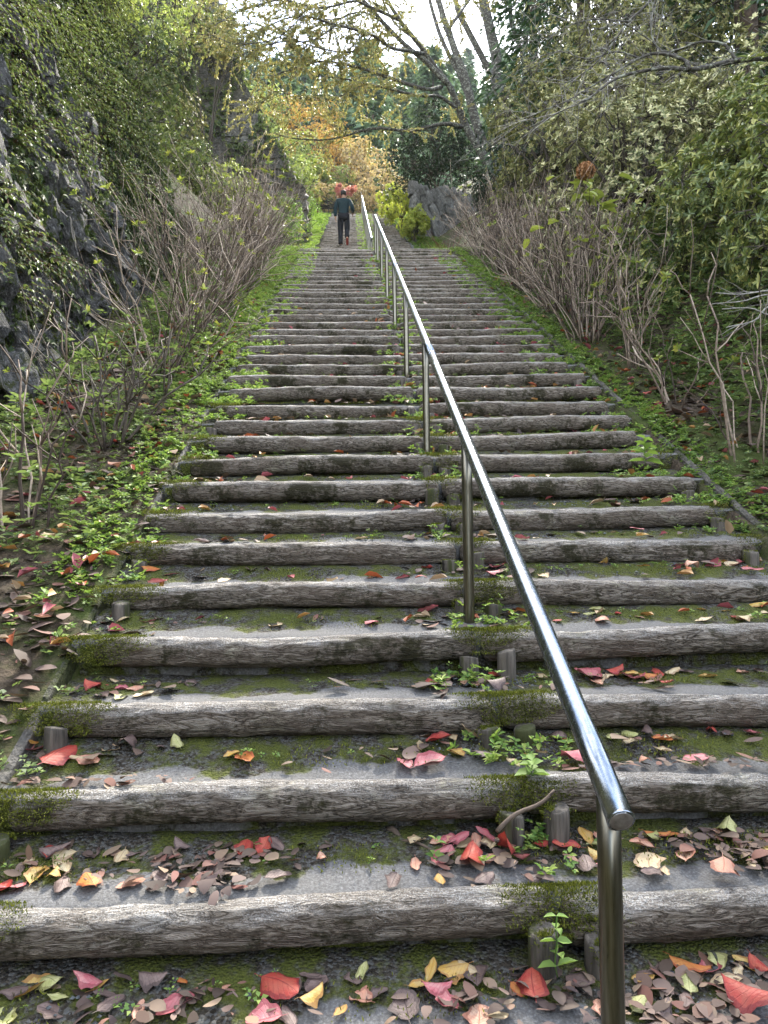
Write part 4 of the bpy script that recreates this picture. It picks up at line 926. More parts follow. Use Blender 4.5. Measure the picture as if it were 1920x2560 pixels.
# ------------------------------------------------------------------ conifers and autumn trees beyond the top
def conifer(mat, H, R, nl, seed, L=.5, W=.1, per=26, lo=.06, hang=.45, hi=False):
    rg = np.random.default_rng(seed); t = Acc(); tube(t, np.array([[0, 0, -1], [0, 0, H*.5], [0, 0, H*.97]]), [H*.016, H*.01, H*.002], 7)
    c = Acc(); P = []; Tt = []
    for q in range(nl):
        u = lo+(1-lo)*rg.random()**.85; z = H*u; az = rg.uniform(0, 6.28); ln = R*(1-u)**.75*rg.uniform(.6, 1.15)+.15
        d = np.array([math.cos(az), math.sin(az), rg.uniform(-.05, .35)]); s = np.sort(rg.uniform(.15, 1, per))[:, None]
        Q = np.array([0, 0, z])+d*ln*s+np.array([0, 0, -hang*ln])*s**2; side = np.array([-math.sin(az), math.cos(az), 0])
        Q = Q+side*rg.normal(0, .13, (per, 1))*ln*s+np.array([0, 0, 1])*rg.normal(0, .05, (per, 1))*ln
        P.append(Q); Tt.append(d*.8+side*rg.normal(0, .7, (per, 1))+np.array([0, 0, -.5])+rg.normal(0, .2, (per, 3)))
    P = np.concatenate(P); Tt = np.concatenate(Tt); n = len(P); leaves(c, P, Tt, rand_dirs(n, .6), L*rg.uniform(.6, 1.2, n), W, .2, .25, hi)
    return t.mesh('trunk', True, MAT['pinebark']), c.mesh('crown', True, MAT[mat])
FG = 'conifers of the forested hillside'
fp = []
for s in range(4):
    tm, cm = conifer('forest', 15, 3.4, 150, 700+s, .75, .26, 24)
    r = empty('conifer', (0, 0, 0), label='dark blue-green conifer on the far hillside', cat='tree', group=FG); obj('trunk', tm, r); obj('crown', cm, r, kind='stuff'); fp.append(r)
k = 0
for row, y in enumerate((60, 68, 77, 88, 100, 113, 128, 144, 160)):
    for x in np.arange(-.2*y-7+row % 2*2, .24*y+9, 4.2+.02*y):
        p = (x+rng.uniform(-1.4, 1.4), y+rng.uniform(-3, 3)); p = on(*p, -.5); s = rng.uniform(.75, 1.2)
        if k < 4: fp[k].location = p
        o = fp[k] if k < 4 else dup(fp[k % 4], p, rng.uniform(0, 6.28), (s*1.1, s*1.1, s))
        o['label'] = 'dark blue-green conifer in the '+('lowest', 'second', 'third', 'fourth', 'fifth', 'sixth', 'seventh', 'eighth', 'topmost')[row]+' row up the far hillside'; o['group'] = FG+', '+o['label'][31:]
        k += 1
tm, cm = conifer('pine', 10.5, 3.6, 120, 811, .42, .07, 60, .12, .25)
r = empty('pine_tree', on(2.6, 47), label='soft blue-green pine standing beyond the top of the steps', cat='tree'); obj('trunk', tm, r); obj('crown', cm, r, kind='stuff')
r.location.z -= 1
o = dup(r, on(6.2, 50, -1), 2.0, 1.1, 'second blue-green pine, partly behind the dark evergreen bush')
tm, cm = conifer('cedar', 15, 3.2, 220, 821, .34, .075, 46, .02, .75)
CG = 'cedars above the right-hand bank'
r = empty('cedar_tree', on(7.5, 13.0, -.5), label='dark drooping cedar in the upper corner above the right-hand bank', cat='tree', group=CG); obj('trunk', tm, r); obj('crown', cm, r, kind='stuff')
dup(r, on(6.6, 19.5, -.5), 1.0, 1.1, 'dark cedar behind the olive bushes, between the corner cedar and the slim trunks')
dup(r, on(9.4, 15.5, -.5), 2.2, 1.0, 'dark cedar furthest up the bank beyond the corner cedar')
dup(r, on(9.2, 21, -.5), 3.2, 1.2, 'tall dark cedar filling the gap behind the other cedars')
dup(r, on(7.4, 28, -.5), 4.2, 1.0, 'dark cedar just right of the slim trunks')
AT = 'autumn trees beyond the top of the steps'
def atree(x, y, cz, radii, mat, lb, seed, n=1700, L=.11, W=.066, nc=44, low=-.7):
    b = bush('autumn_tree', on(x, y, -.3), cz, radii, nc, n, 6, L, W, mat, lb, 'tree', 'cherry', seed, tight=.26, group=AT, low=low, twigs=.3, hi=False, droop=.3); return b
def at(x, y, D): p = px(x, y, D); return p[0], D, p[2]
atree(*at(752, 318, 50), (2.9, 2.2, 1.9), 'orange', 'golden orange tree rising above the others beyond the steps', 841)
atree(*at(800, 395, 46), (2.6, 2.0, 1.7), 'orange', 'orange-brown tree just below the golden one', 842)
atree(*at(722, 425, 42), (1.9, 1.8, 2.2), 'palegreen', 'pale green tree beside the stone pier', 843)
atree(*at(790, 455, 41), (2.0, 1.6, 1.4), 'palegreen', 'pale yellow-green tree behind the climbing person', 844)
atree(*at(905, 445, 43), (2.0, 1.6, 2.0), 'peach', 'peach-coloured thin tree between person and pine', 845)
atree(*at(960, 490, 39), (1.7, 1.4, 1.0), 'peach', 'low peach-coloured shrub at the top of the steps right of the rail', 846, 800)
atree(*at(862, 480, 36.5), (.5, .5, .42), 'redleaf', 'small crimson maple behind the head of the climbing person', 847, 420, .07, .04, 18)
atree(*at(830, 508, 38), (2.2, 1.2, .7), 'peach', 'low russet shrub along the top step', 848, 600)
atree(*at(740, 480, 37), (1.3, 1.2, 1.6), 'palegreen', 'pale green shrub at the top of the steps beside the pier', 849, 700)
atree(*at(640, 330, 48), (2.5, 2.0, 3.0), 'palegreen', 'yellow-green tree seen between the pier and the golden tree', 850)
sg = empty('sign_board', tuple(px(985, 468, 33.9)-np.array([0, 0, .75])), label='small grey board standing at the top of the steps beside the yellow-green bush', cat='sign')
a = Acc(); tube(a, np.array([[0, 0, -.2], [0, 0, .7]]), .03, 8); obj('post', a.mesh('post', True, MAT['steel']), sg)
obj('panel', rock_mesh('panel', 5, .5, .05, .32, MAT['greyrock'], .0, 1), sg, (0, -.05, .72))
# ------------------------------------------------------------------ the person climbing the upper flight
def skin(name, nodes, edges, parent, mat, sub=2):
    me = bpy.data.meshes.new(name); me.from_pydata([n[0] for n in nodes], edges, []); me.update()
    o = bpy.data.objects.new(name, me); C.objects.link(o)
    o.modifiers.new('Skin', 'SKIN').use_smooth_shade = True
    sv = me.skin_vertices[0].data
    for i, n in enumerate(nodes): sv[i].radius = n[1] if not np.isscalar(n[1]) else (n[1], n[1]); sv[i].use_root = i == 0
    s = o.modifiers.new('Sub', 'SUBSURF'); s.levels = sub; s.render_levels = sub
    dg = bpy.context.evaluated_depsgraph_get(); dg.update()
    m2 = bpy.data.meshes.new_from_object(o.evaluated_get(dg)); m2.name = name
    bpy.data.objects.remove(o); m2.materials.clear(); m2.materials.append(mat)
    for p in m2.polygons: p.use_smooth = True
    return obj(name, m2, parent)
kp = 16; pz = Z38+kp*RISE2; pyy = Y2+kp*T+.12
pr = empty('person', (-.24, pyy, pz+.004), label='person in a dark teal jacket and black trousers climbing the steps, seen from behind', cat='person')
pr.scale = (1.07, 1.07, 1.07)
skin_m = plain('skin', (.3, .17, .11), (.38, .22, .15), 20, .55, bump=.1)
jack_m = plain('teal_fabric', (.006, .018, .022), (.011, .028, .035), 26, .85, bump=.4)
trou_m = plain('black_fabric', (.005, .005, .007), (.01, .01, .013), 26, .85, bump=.4)
hair_m = plain('dark_hair', (.008, .007, .006), (.035, .03, .028), 60, .6, bump=.6)
shoe_m = plain('black_shoe', (.012, .012, .014), (.03, .03, .03), 30, .6)
sole_m = plain('red_sole', (.1, .012, .01), (.14, .02, .014), 30, .6)
hipL, hipR, knL, knR, anL, anR = (-.09, 0, .93), (.09, 0, .93), (-.105, .07, .5), (.1, .03, .52), (-.1, -.02, .09), (.1, -.17, .24)
shL, shR, elL, elR, wrL, wrR = (-.18, .03, 1.44), (.18, .03, 1.44), (-.255, -.03, 1.17), (.27, -.09, 1.2), (-.25, .03, .93), (.28, .08, 1.08)
body = [((0, 0, .95), (.15, .1)), ((0, .01, 1.1), (.135, .095)), ((0, .02, 1.28), (.155, .105)), ((0, .03, 1.42), (.14, .09)), ((0, .045, 1.51), .055), ((0, .06, 1.57), .055),
        ((0, .075, 1.63), (.073, .088)), ((0, .08, 1.7), (.078, .094)), ((0, .075, 1.755), (.058, .07)),
        (shL, .055), (elL, .043), (wrL, .03), ((-.245, .045, .87), (.032, .018)), (shR, .055), (elR, .043), (wrR, .03), ((.275, .12, 1.06), (.032, .018)),
        (hipL, .085), (knL, .058), (anL, .04), ((-.1, .1, .045), .038), (hipR, .085), (knR, .058), (anR, .04), ((.1, -.09, .09), .038)]
be = [(0, 1), (1, 2), (2, 3), (3, 4), (4, 5), (5, 6), (6, 7), (7, 8), (3, 9), (9, 10), (10, 11), (11, 12), (3, 13), (13, 14), (14, 15), (15, 16), (0, 17), (17, 18), (18, 19), (19, 20), (0, 21), (21, 22), (22, 23), (23, 24)]
skin('body', body, be, pr, skin_m)
for (hx, hy_, hz), dr, sg in (((-.245, .045, .87), np.array([0, .12, -1.]), 1), ((.275, .12, 1.06), np.array([-.05, .6, -.6]), -1)):
    dr = nrm(dr); sd = np.array([0, 1, 0.]) if sg > 0 else np.array([.2, .6, .6]); sd = nrm(sd-dr*(sd@dr)); inn = np.cross(dr, sd)
    for q, L in enumerate((.065, .075, .07, .055)):
        b = np.array([hx, hy_, hz])+sd*(q-1.5)*.017; skin('finger', [(tuple(b), .009), (tuple(b+dr*L*.5), .008), (tuple(b+dr*L*.85+inn*.015*sg), .007), (tuple(b+dr*L+inn*.03*sg), .006)], [(0, 1), (1, 2), (2, 3)], pr, skin_m, 1)
    b = np.array([hx, hy_, hz])+sd*.025-dr*.02; skin('thumb', [(tuple(b), .01), (tuple(b+sd*.022+dr*.02), .009), (tuple(b+sd*.024+dr*.05), .007)], [(0, 1), (1, 2)], pr, skin_m, 1)
jn = [((0, 0, .92), (.168, .13)), ((0, .01, 1.1), (.165, .125)), ((0, .02, 1.28), (.19, .135)), ((0, .03, 1.42), (.175, .115)), ((0, .045, 1.5), (.07, .07)),
      (shL, (.085, .082)), (elL, (.068, .068)), ((-.25, .02, .95), (.055, .055)), (shR, (.085, .082)), (elR, (.068, .068)), ((.279, .06, 1.09), (.05, .05))]
jo = skin('jacket', jn, [(0, 1), (1, 2), (2, 3), (3, 4), (3, 5), (5, 6), (6, 7), (3, 8), (8, 9), (9, 10)], pr, jack_m)
a = Acc(); th = np.linspace(0, 2*math.pi, 20); tube(a, np.stack([.07*np.cos(th), .045+.07*np.sin(th), 1.515+.01*np.sin(th)], -1), .017, 6); obj('collar', a.mesh('collar', True, jack_m), pr)
tn = [((0, 0, .95), (.16, .12)), (hipL, (.112, .115)), ((-.1, .04, .7), .1), (knL, (.086, .086)), ((-.105, .01, .25), .078), ((-.1, -.01, .075), .076), (hipR, (.112, .115)), ((.1, .02, .72), .1), (knR, (.086, .086)), ((.1, -.09, .36), .078), ((.1, -.165, .22), .074)]
skin('trousers', tn, [(0, 1), (1, 2), (2, 3), (3, 4), (4, 5), (0, 6), (6, 7), (7, 8), (8, 9), (9, 10)], pr, trou_m)
skin('hair', [((0, .045, 1.61), (.07, .06)), ((0, .05, 1.67), (.09, .088)), ((0, .06, 1.73), (.096, .1)), ((0, .075, 1.785), (.076, .085))], [(0, 1), (1, 2), (2, 3)], pr, hair_m)
for s in (-1, 1): skin('ear', [((s*.079, .085, 1.655), (.008, .016)), ((s*.086, .08, 1.69), (.008, .018))], [(0, 1)], pr, skin_m, 1)
def shoe(heel, toe, up, parent):
    heel, toe, up = (np.array(v, float) for v in (heel, toe, up)); d = toe-heel
    s = skin('shoe', [(tuple(heel+up*.045), (.042, .04)), (tuple(heel+d*.5+up*.04), (.043, .036)), (tuple(toe+up*.03), (.036, .026))], [(0, 1), (1, 2)], parent, shoe_m)
    skin('sole', [(tuple(heel-d*.04), (.043, .012)), (tuple(heel+d*.55), (.046, .011)), (tuple(toe+d*.03), (.036, .01))], [(0, 1), (1, 2)], s, sole_m, 1)
shoe((-.1, -.05, .014), (-.1, .16, .014), (0, 0, 1), pr); shoe((.1, -.22, .2), (.1, -.12, .02), (0, .87, .48), pr)

# ------------------------------------------------------------------ ground cover
def treadz(x, y):
    """surface height for scatter: treads between the edging boards, soil outside"""
    x = np.asarray(x, float); y = np.asarray(y, float)
    n = np.floor((y-D0+.01)/T); zs = n*RISE+.004; bk = np.select([n == k for k in BANK], list(BANK.values()), .05); zs = zs+bk*np.interp(np.mod((y-D0+.01)/T, 1)*T, [.03, .09, .15, .21, .27, .33], [0, .1, .3, .6, .85, 1])
    n2 = np.floor((y-Y2+.01)/T); zs = np.where(y > Y2+T, Z38+n2*RISE2, np.where(y > Y38+.3, Z38+.02, zs))
    inside = (x > -1.2) & (x < 2.24)
    return np.where(inside, zs, ground(x, y))
def frac(y): return np.mod((np.asarray(y)-D0+.01)/T, 1.0)
def scatter(n, xr, yr, keep):
    x = rng.uniform(*xr, n); y = rng.uniform(*yr, n); k = rng.random(n) < keep(x, y); x, y = x[k], y[k]
    ins = (x > -1.2) & (x < 2.24); fr = frac(y)
    ok = ~ins | ((fr > .1) & (fr < .74)); x, y = x[ok], y[ok]
    return x, y, np.stack([x, y, treadz(x, y)], -1)
def n2(x, y, s, seed): return vnoise(np.stack([np.asarray(x)*s, np.asarray(y)*s, 0*np.asarray(x)+.5], -1), seed)
def weedset(name, lab, n, xr, yr, keep, mat, L, k=5, hmax=.06, spread=1.0):
    x, y, P = scatter(n, xr, yr, keep); m = len(x); a = Acc()
    lev = rng.integers(1, 4, m); P2 = []; D2 = []; S = []
    for q in range(3):
        s = lev > q; P2.append(P[s]+np.stack([rng.normal(0, .012, s.sum()), rng.normal(0, .012, s.sum()), rng.uniform(.2, 1, s.sum())*hmax*(q+1)/2], -1)); S.append(np.full(s.sum(), 1-.15*q))
    P2 = np.concatenate(P2); S = np.concatenate(S)
    sc = np.repeat(S*rng.uniform(.6, 1.3, len(P2)), k)
    D = nrm(np.array([0, 0, 1.0])+rng.normal(0, .3, (len(P2), 3)))
    rosettes(a, P2, D, k, L*sc*1.08, L*.66*sc, spread*1.3, yr[0] < 2.5 and n < 12000)
    return obj(name, a.mesh('foliage', True, MAT[mat]), kind='stuff', label=lab)
weedset('ground_weeds', 'low green weeds covering the bank on the slate wall side', 20000, (-2.75, -1.05), (2.4, 17), lambda x, y: np.clip(.12*(x < -1.45)-.06+.08*(y-2.5)+.6*n2(x, y, 1.9, 3), 0, 1), 'weed2', .025)
weedset('ground_weeds', 'bright low weeds along the wall-side ends of the steps', 9500, (-1.5, -.7), (3.0, 17), lambda x, y: np.clip(.2+.08*(y-4)+.7*n2(x, y, 2.2, 4)-1.6*np.maximum(x+1.08, 0), 0, 1), 'weed', .028)
weedset('ground_weeds', 'low weeds on the right-hand bank under the bare bushes', 20000, (2.15, 4.6), (3.0, 17), lambda x, y: np.clip(.2+.03*(y-3)+.55*n2(x, y, 1.6, 5), 0, 1), 'weed2', .027)
weedset('ground_weeds', 'weeds on the right-hand ends of the steps', 8000, (1.7, 2.45), (2.8, 16), lambda x, y: np.clip(.25+.02*(y-4)+.7*n2(x, y, 2.4, 6)+.8*(x-2.0), 0, 1), 'weed', .028)
weedset('ground_weeds', 'bright weeds between the log ends along the handrail', 11000, (.2, .95), (1.9, 34), lambda x, y: np.clip(.42+.03*(y-2)+.7*n2(x, y, 2.6, 7)-1.7*np.abs(x-.56), 0, 1), 'weed', .026)
weedset('ground_weeds', 'lime green creeping weeds beside the upper flight on the wall side', 9000, (-2.0, -.72), (17.2, 34), lambda x, y: (x < -1.16+.2*(y-17)/17+.1*n2(x, y, 2, 77))*np.clip(.75+.5*n2(x, y, 1.2, 8), 0, 1), 'weed', .04)
weedset('ground_weeds', 'lime green creeping weeds beside the upper flight, right of the rail', 9000, (1.45, 3.0), (17.2, 34), lambda x, y: (x > 2.2-.6*(y-17)/17+.1*n2(x, y, 2, 78))*np.clip(.75+.5*n2(x, y, 1.2, 9), 0, 1), 'weed', .04)
weedset('tread_weeds', 'tiny seedlings on the mossy treads', 14000, (-1.1, 2.2), (1.4, 16), lambda x, y: (frac(y) > .5)*np.clip(.15+.035*(y-1)+.8*n2(x, y, 3, 10), 0, 1), 'weed', .013, 4, .03)
# taller plants among the bare stems
a = Acc(); Pq = []; Dq = []
for q in range(500):
    s = -1 if q < 60 else 1
    x = rng.uniform(-2.3, -1.4) if s < 0 else rng.uniform(2.75, 4.4); y = rng.uniform(3.4, 10); z = float(ground(x, y)); h = rng.uniform(.15, .75)
    for t in np.linspace(.25, 1, 7): Pq.append([x+rng.normal(0, .05)+.08*t*rng.normal(), y+rng.normal(0, .05), z+h*t]); Dq.append([rng.normal(0, .2), rng.normal(0, .2), 1])
rosettes(a, np.array(Pq), np.array(Dq), 5, .055, .026, 1.5); obj('undergrowth', a.mesh('foliage', True, MAT['weed2']), kind='stuff', label='leafy green undergrowth among the bare hydrangea stems')

# moss tufts: backs of treads, joints by the stakes, log ends
def blades(acc, P, N, L, W):
    T_ = nrm(N+rng.normal(0, .5, P.shape)); leaves(acc, P, T_, rand_dirs(len(P)), L*rng.uniform(.5, 1.3, len(P)), W, .0, .3, False)
a = Acc()
x, y, P = scatter(70000, (-1.15, 2.2), (1.62, 6.2), lambda x, y: (frac(y) > .3)*np.clip(.12+1.3*n2(x, y, 3.2, 13)+.7*n2(x, y, 9, 14), 0, 1))
blades(a, P+np.array([0, 0, .004]), np.tile([0, 0, 1.0], (len(P), 1)), .013, .004)
for n in range(-1, 12):                                    # moss cushions on logs at the joint and the outer ends
    for xc, w, m in ((JOIN+rng.uniform(-.03, .06), .14, 5600), (-1.08, .15, 4600), (2.1, .09, 1800)):
        if n > 5: m //= 3
        if rng.random() < .2 and n > 4: continue
        u = rng.normal(0, w*.9, m); al_ = rng.uniform(-.6, 2.9, m); k = n2(u*1.6+xc, al_*.8+n*7, 4.0, 15)+.5*n2(u+xc, al_*.3+n*3, 16, 16) > (-1.0 if n < 5 else -.62)+1.1*(u/w/1.3)**2+.8*((al_-1.15)/1.4)**2
        u, al_ = u[k], al_[k]; ny_, nz_ = -np.cos(al_), np.sin(al_)
        c = np.stack([u+xc, stepy(n)-.012+ny_*(RL+.006), stepz(n)-RL+nz_*(RL+.008)], -1)
        blades(a, c, np.stack([0*u, ny_, nz_-.1], -1), .012 if n < 6 else .022, .0036)
for o in [c for c in stairs.children if c.name.startswith('stake')]:
    w = np.array(o.location)+np.array(stairs.location)
    if w[1] > 5 or rng.random() < .3: continue
    m = 700; th = rng.uniform(0, 6.28, m); rq = rng.uniform(0, 1, m)**.5*.04; zq = np.where(rq > .034, -rng.uniform(0, .07, m)*rng.random(), 0); k = n2(th*.6, rq*20+w[1]*5, 1, 33)+.4*rng.random(m) > .1
    P = np.stack([w[0]+rq*np.cos(th), w[1]+rq*np.sin(th), w[2]+.337+zq], -1)[k]; N = np.stack([np.cos(th)*(rq > .034), np.sin(th)*(rq > .034), np.where(rq > .034, .1, 1)], -1)[k]
    blades(a, P, N, .012, .0035)
obj('moss', a.mesh('moss', True, MAT['moss']), kind='stuff', label='moss cushions on the treads and log ends')
# gravel
ico = np.array([[0, 0, 1], [.9, 0, .2], [.1, .9, .25], [-.85, .1, .15], [0, -.9, .2], [0, 0, -.6]]); ifc = np.array([[0, 1, 2], [0, 2, 3], [0, 3, 4], [0, 4, 1], [5, 2, 1], [5, 3, 2], [5, 4, 3], [5, 1, 4]])
x, y, P = scatter(26000, (-1.2, 2.25), (1.55, 6), lambda x, y: (frac(y) > .25)*np.clip(.1+1.2*n2(x, y, 2.3, 17)+.6*n2(x, y, 8, 18)-.08*(y-2), 0, 1)); m = len(P)
s = rng.uniform(.003, .010, m)*rng.uniform(.6, 1.2, m); th = rng.uniform(0, 6.28, m)
V = ico[None]*(1+rng.normal(0, .18, (m, 6, 3))); cx, sx_ = np.cos(th)[:, None], np.sin(th)[:, None]
V = np.stack([V[..., 0]*cx-V[..., 1]*sx_, V[..., 0]*sx_+V[..., 1]*cx, V[..., 2]*.7], -1)*s[:, None, None]+P[:, None, :]+np.array([0, 0, .003])
a = Acc(); a.add(V.reshape(-1, 3), (ifc[None]+(np.arange(m)*6)[:, None, None]).reshape(-1, 3)); obj('gravel', a.mesh('gravel', False, MAT['pebble']), kind='stuff', label='blue-grey gravel loose on the treads')
# brown leaf litter
def litter(n, xr, yr, keep, L, lab):
    x, y, P = scatter(n, xr, yr, keep); m = len(P); a = Acc(); T_ = nrm(np.stack([rng.normal(0, 1, m), rng.normal(0, 1, m), rng.normal(.03, .13, m)], -1))
    N = nrm(np.array([0, 0, 1.0])+rng.normal(0, .22, (m, 3))); Ls = L*rng.uniform(.35, 1.65, m)
    leaves(a, P+np.stack([0*x, 0*x, rng.uniform(.003, .014, m)], -1), T_, N, Ls, Ls*rng.uniform(.28, .75, m), rng.choice([-.12, .08, .2], (m, 1)), rng.choice([-.12, .1, .25], (m, 1)), 2); obj('leaf_litter', a.mesh('leaves', True, MAT['litter']), kind='stuff', label=lab)
litter(9000, (-1.2, 2.25), (1.5, 2.45), lambda x, y: np.clip(.42+.9*n2(x, y, 2.4, 20)-.25*(frac(y) < .3), 0, 1), .042, 'brown leaf litter on the lowest treads')
litter(9000, (-1.2, 2.25), (2.4, 10), lambda x, y: np.clip(.16+.8*n2(x, y, 1.8, 21)+.25*(np.abs(x-.55) < .3)+.25*(x < -.7)-.3*(frac(y) < .35)-.03*(y-2), 0, 1), .06, 'brown leaf litter on the treads')
litter(5200, (-2.6, -1.2), (1.8, 8), lambda x, y: np.clip(.6+.5*n2(x, y, 1.5, 22)-.1*(y-3), 0, 1), .07, 'brown leaf litter on the bank below the slate wall')
litter(9000, (2.3, 4.2), (2.5, 9), lambda x, y: np.clip(.55+.5*n2(x, y, 1.5, 23)-.06*(y-3), 0, 1), .07, 'brown leaf litter under the right-hand bushes')

# ------------------------------------------------------------------ fallen leaves, one by one
COL = dict(
    pink=fallen_mat('pink_leaf', (.42, .1, .12), (.22, .04, .05), (.5, .23, .22)), red=fallen_mat('red_leaf', (.35, .04, .03), (.15, .015, .018), (.42, .1, .06)),
    orange=fallen_mat('orange_fallen_leaf', (.45, .14, .035), (.25, .05, .025), (.48, .23, .06)), yellow=fallen_mat('yellow_leaf', (.5, .3, .06), (.26, .11, .03), (.52, .4, .16), .85),
    tan=fallen_mat('tan_leaf', (.48, .36, .2), (.22, .13, .07), (.58, .49, .32), .6), brown=fallen_mat('brown_leaf', (.12, .08, .07), (.04, .025, .022), (.22, .155, .135)),
    olive=fallen_mat('olive_fallen_leaf', (.33, .34, .12), (.14, .13, .04), (.5, .48, .24), .5), salmon=fallen_mat('salmon_leaf', (.52, .25, .16), (.25, .09, .06), (.55, .36, .26)))
def fleaf(shape, curl, mat, seed):
    v = np.linspace(0, 1, 12); u = np.array([-1, -.5, 0, .5, 1]); w = {'oval': .64, 'lance': .46, 'round': .82}[shape]
    wd = np.sin(np.pi*np.clip(v, .0, 1))**.62*(1-.16*v)*w*.5*1.15*(1+.1*np.sin(v*17+seed*3)); wd[0] = .012; wd[-1] = .004
    U, Vv = np.meshgrid(u, v); X = U*wd[:, None]; Yc = Vv-.5; Zc = np.zeros_like(X)
    fold, bend, cup, wav = curl
    Zc = np.abs(U)*wd[:, None]*fold + bend*(Yc**2)*1.1 + cup*(U*wd[:, None])**2*4 + wav*.03*np.sin(Vv*9+seed)*np.sign(U)*np.abs(U)
    X = X*(1-.25*abs(fold))*(1+.12*np.sign(U)*np.sin(Vv*11+seed*5)) + .05*np.sin(Vv*2.6+seed); Zc = Zc-Zc.min()
    i = np.arange(11)[:, None]*5; j = np.arange(4)[None, :]; a = Acc()
    P = np.stack([X, Yc, Zc], -1).reshape(-1, 3); UV = np.stack([U, Vv], -1).reshape(-1, 2)
    a.add(P, np.stack([i+j, i+j+1, i+5+j+1, i+5+j], -1).reshape(-1, 4), UV)
    st = np.array([[-.012, -.5, P[2, 2]], [.012, -.5, P[2, 2]], [.02, -.68, P[2, 2]+.02], [.005, -.68, P[2, 2]+.02]]); a.add(st, [[0, 1, 2, 3]], np.array([[0, 0], [.02, 0], [.02, 0], [0, 0.]]))
    return a.mesh('fallen_leaf', True, mat)
CURL = [(.1, .1, 0, .6), (.25, .2, .15, .8), (-.15, -.2, -.2, 1), (.5, .12, 0, .8), (.08, .35, .2, 1), (-.25, .15, -.35, 1.2)]
_fm = {}
def fmesh(col, sh, q):
    k = (col, sh, q)
    if k not in _fm: _fm[k] = fleaf(sh, CURL[q], COL[col], q*1.7)
    return _fm[k]
ORD = ['lowest', 'second', 'third', 'fourth', 'fifth', 'sixth', 'seventh', 'eighth', 'ninth', 'tenth', 'eleventh', 'twelfth', 'thirteenth', 'fourteenth', 'fifteenth', 'sixteenth', 'seventeenth', 'eighteenth', 'nineteenth', 'twentieth']
def zone(x, n):
    if x < -1.2: return 'bank below the slate wall'
    if x > 2.24: return 'bank under the right-hand bushes'
    s = 'at the wall-side end of' if x < -.7 else 'on the wall-side half of' if x < .15 else 'by the short stakes on' if x < .75 else 'right of the handrail on' if x < 1.6 else 'at the right-hand end of'
    return s+' the '+ORD[max(0, min(19, n+1))]+' tread'
SIZ = lambda L: 'small' if L < .055 else 'large' if L > .1 else 'mid-sized'
SHN = {'oval': 'oval', 'lance': 'narrow', 'round': 'broad'}
fl_labels = {}
lrg = random.Random(17)
def put_leaf(x, y, z, L, col, n, tilt=None, yaw=None, sh=None, cq=None):
    sh = sh or lrg.choice(['oval', 'oval', 'lance', 'round']); cq = lrg.randrange(6) if cq is None else cq
    o = obj('fallen_leaf', fmesh(col, sh, cq)); o.location = (x, y, z); s = L; o.scale = (s, s, s)
    o.rotation_euler = ((tilt if tilt is not None else lrg.uniform(-.15, .25)), lrg.uniform(-.18, .18), yaw if yaw is not None else lrg.uniform(0, 6.28))
    zn = zone(x, n); lb = f'{SIZ(L)} {SHN[sh]} {col} fallen leaf '+('lying on the '+zn if 'bank' in zn else zn)
    o['label'] = lb; o['category'] = 'leaf'; o['group'] = f'{col} leaves '+zn
    fl_labels.setdefault(lb, []).append(o); return o
K = .5787
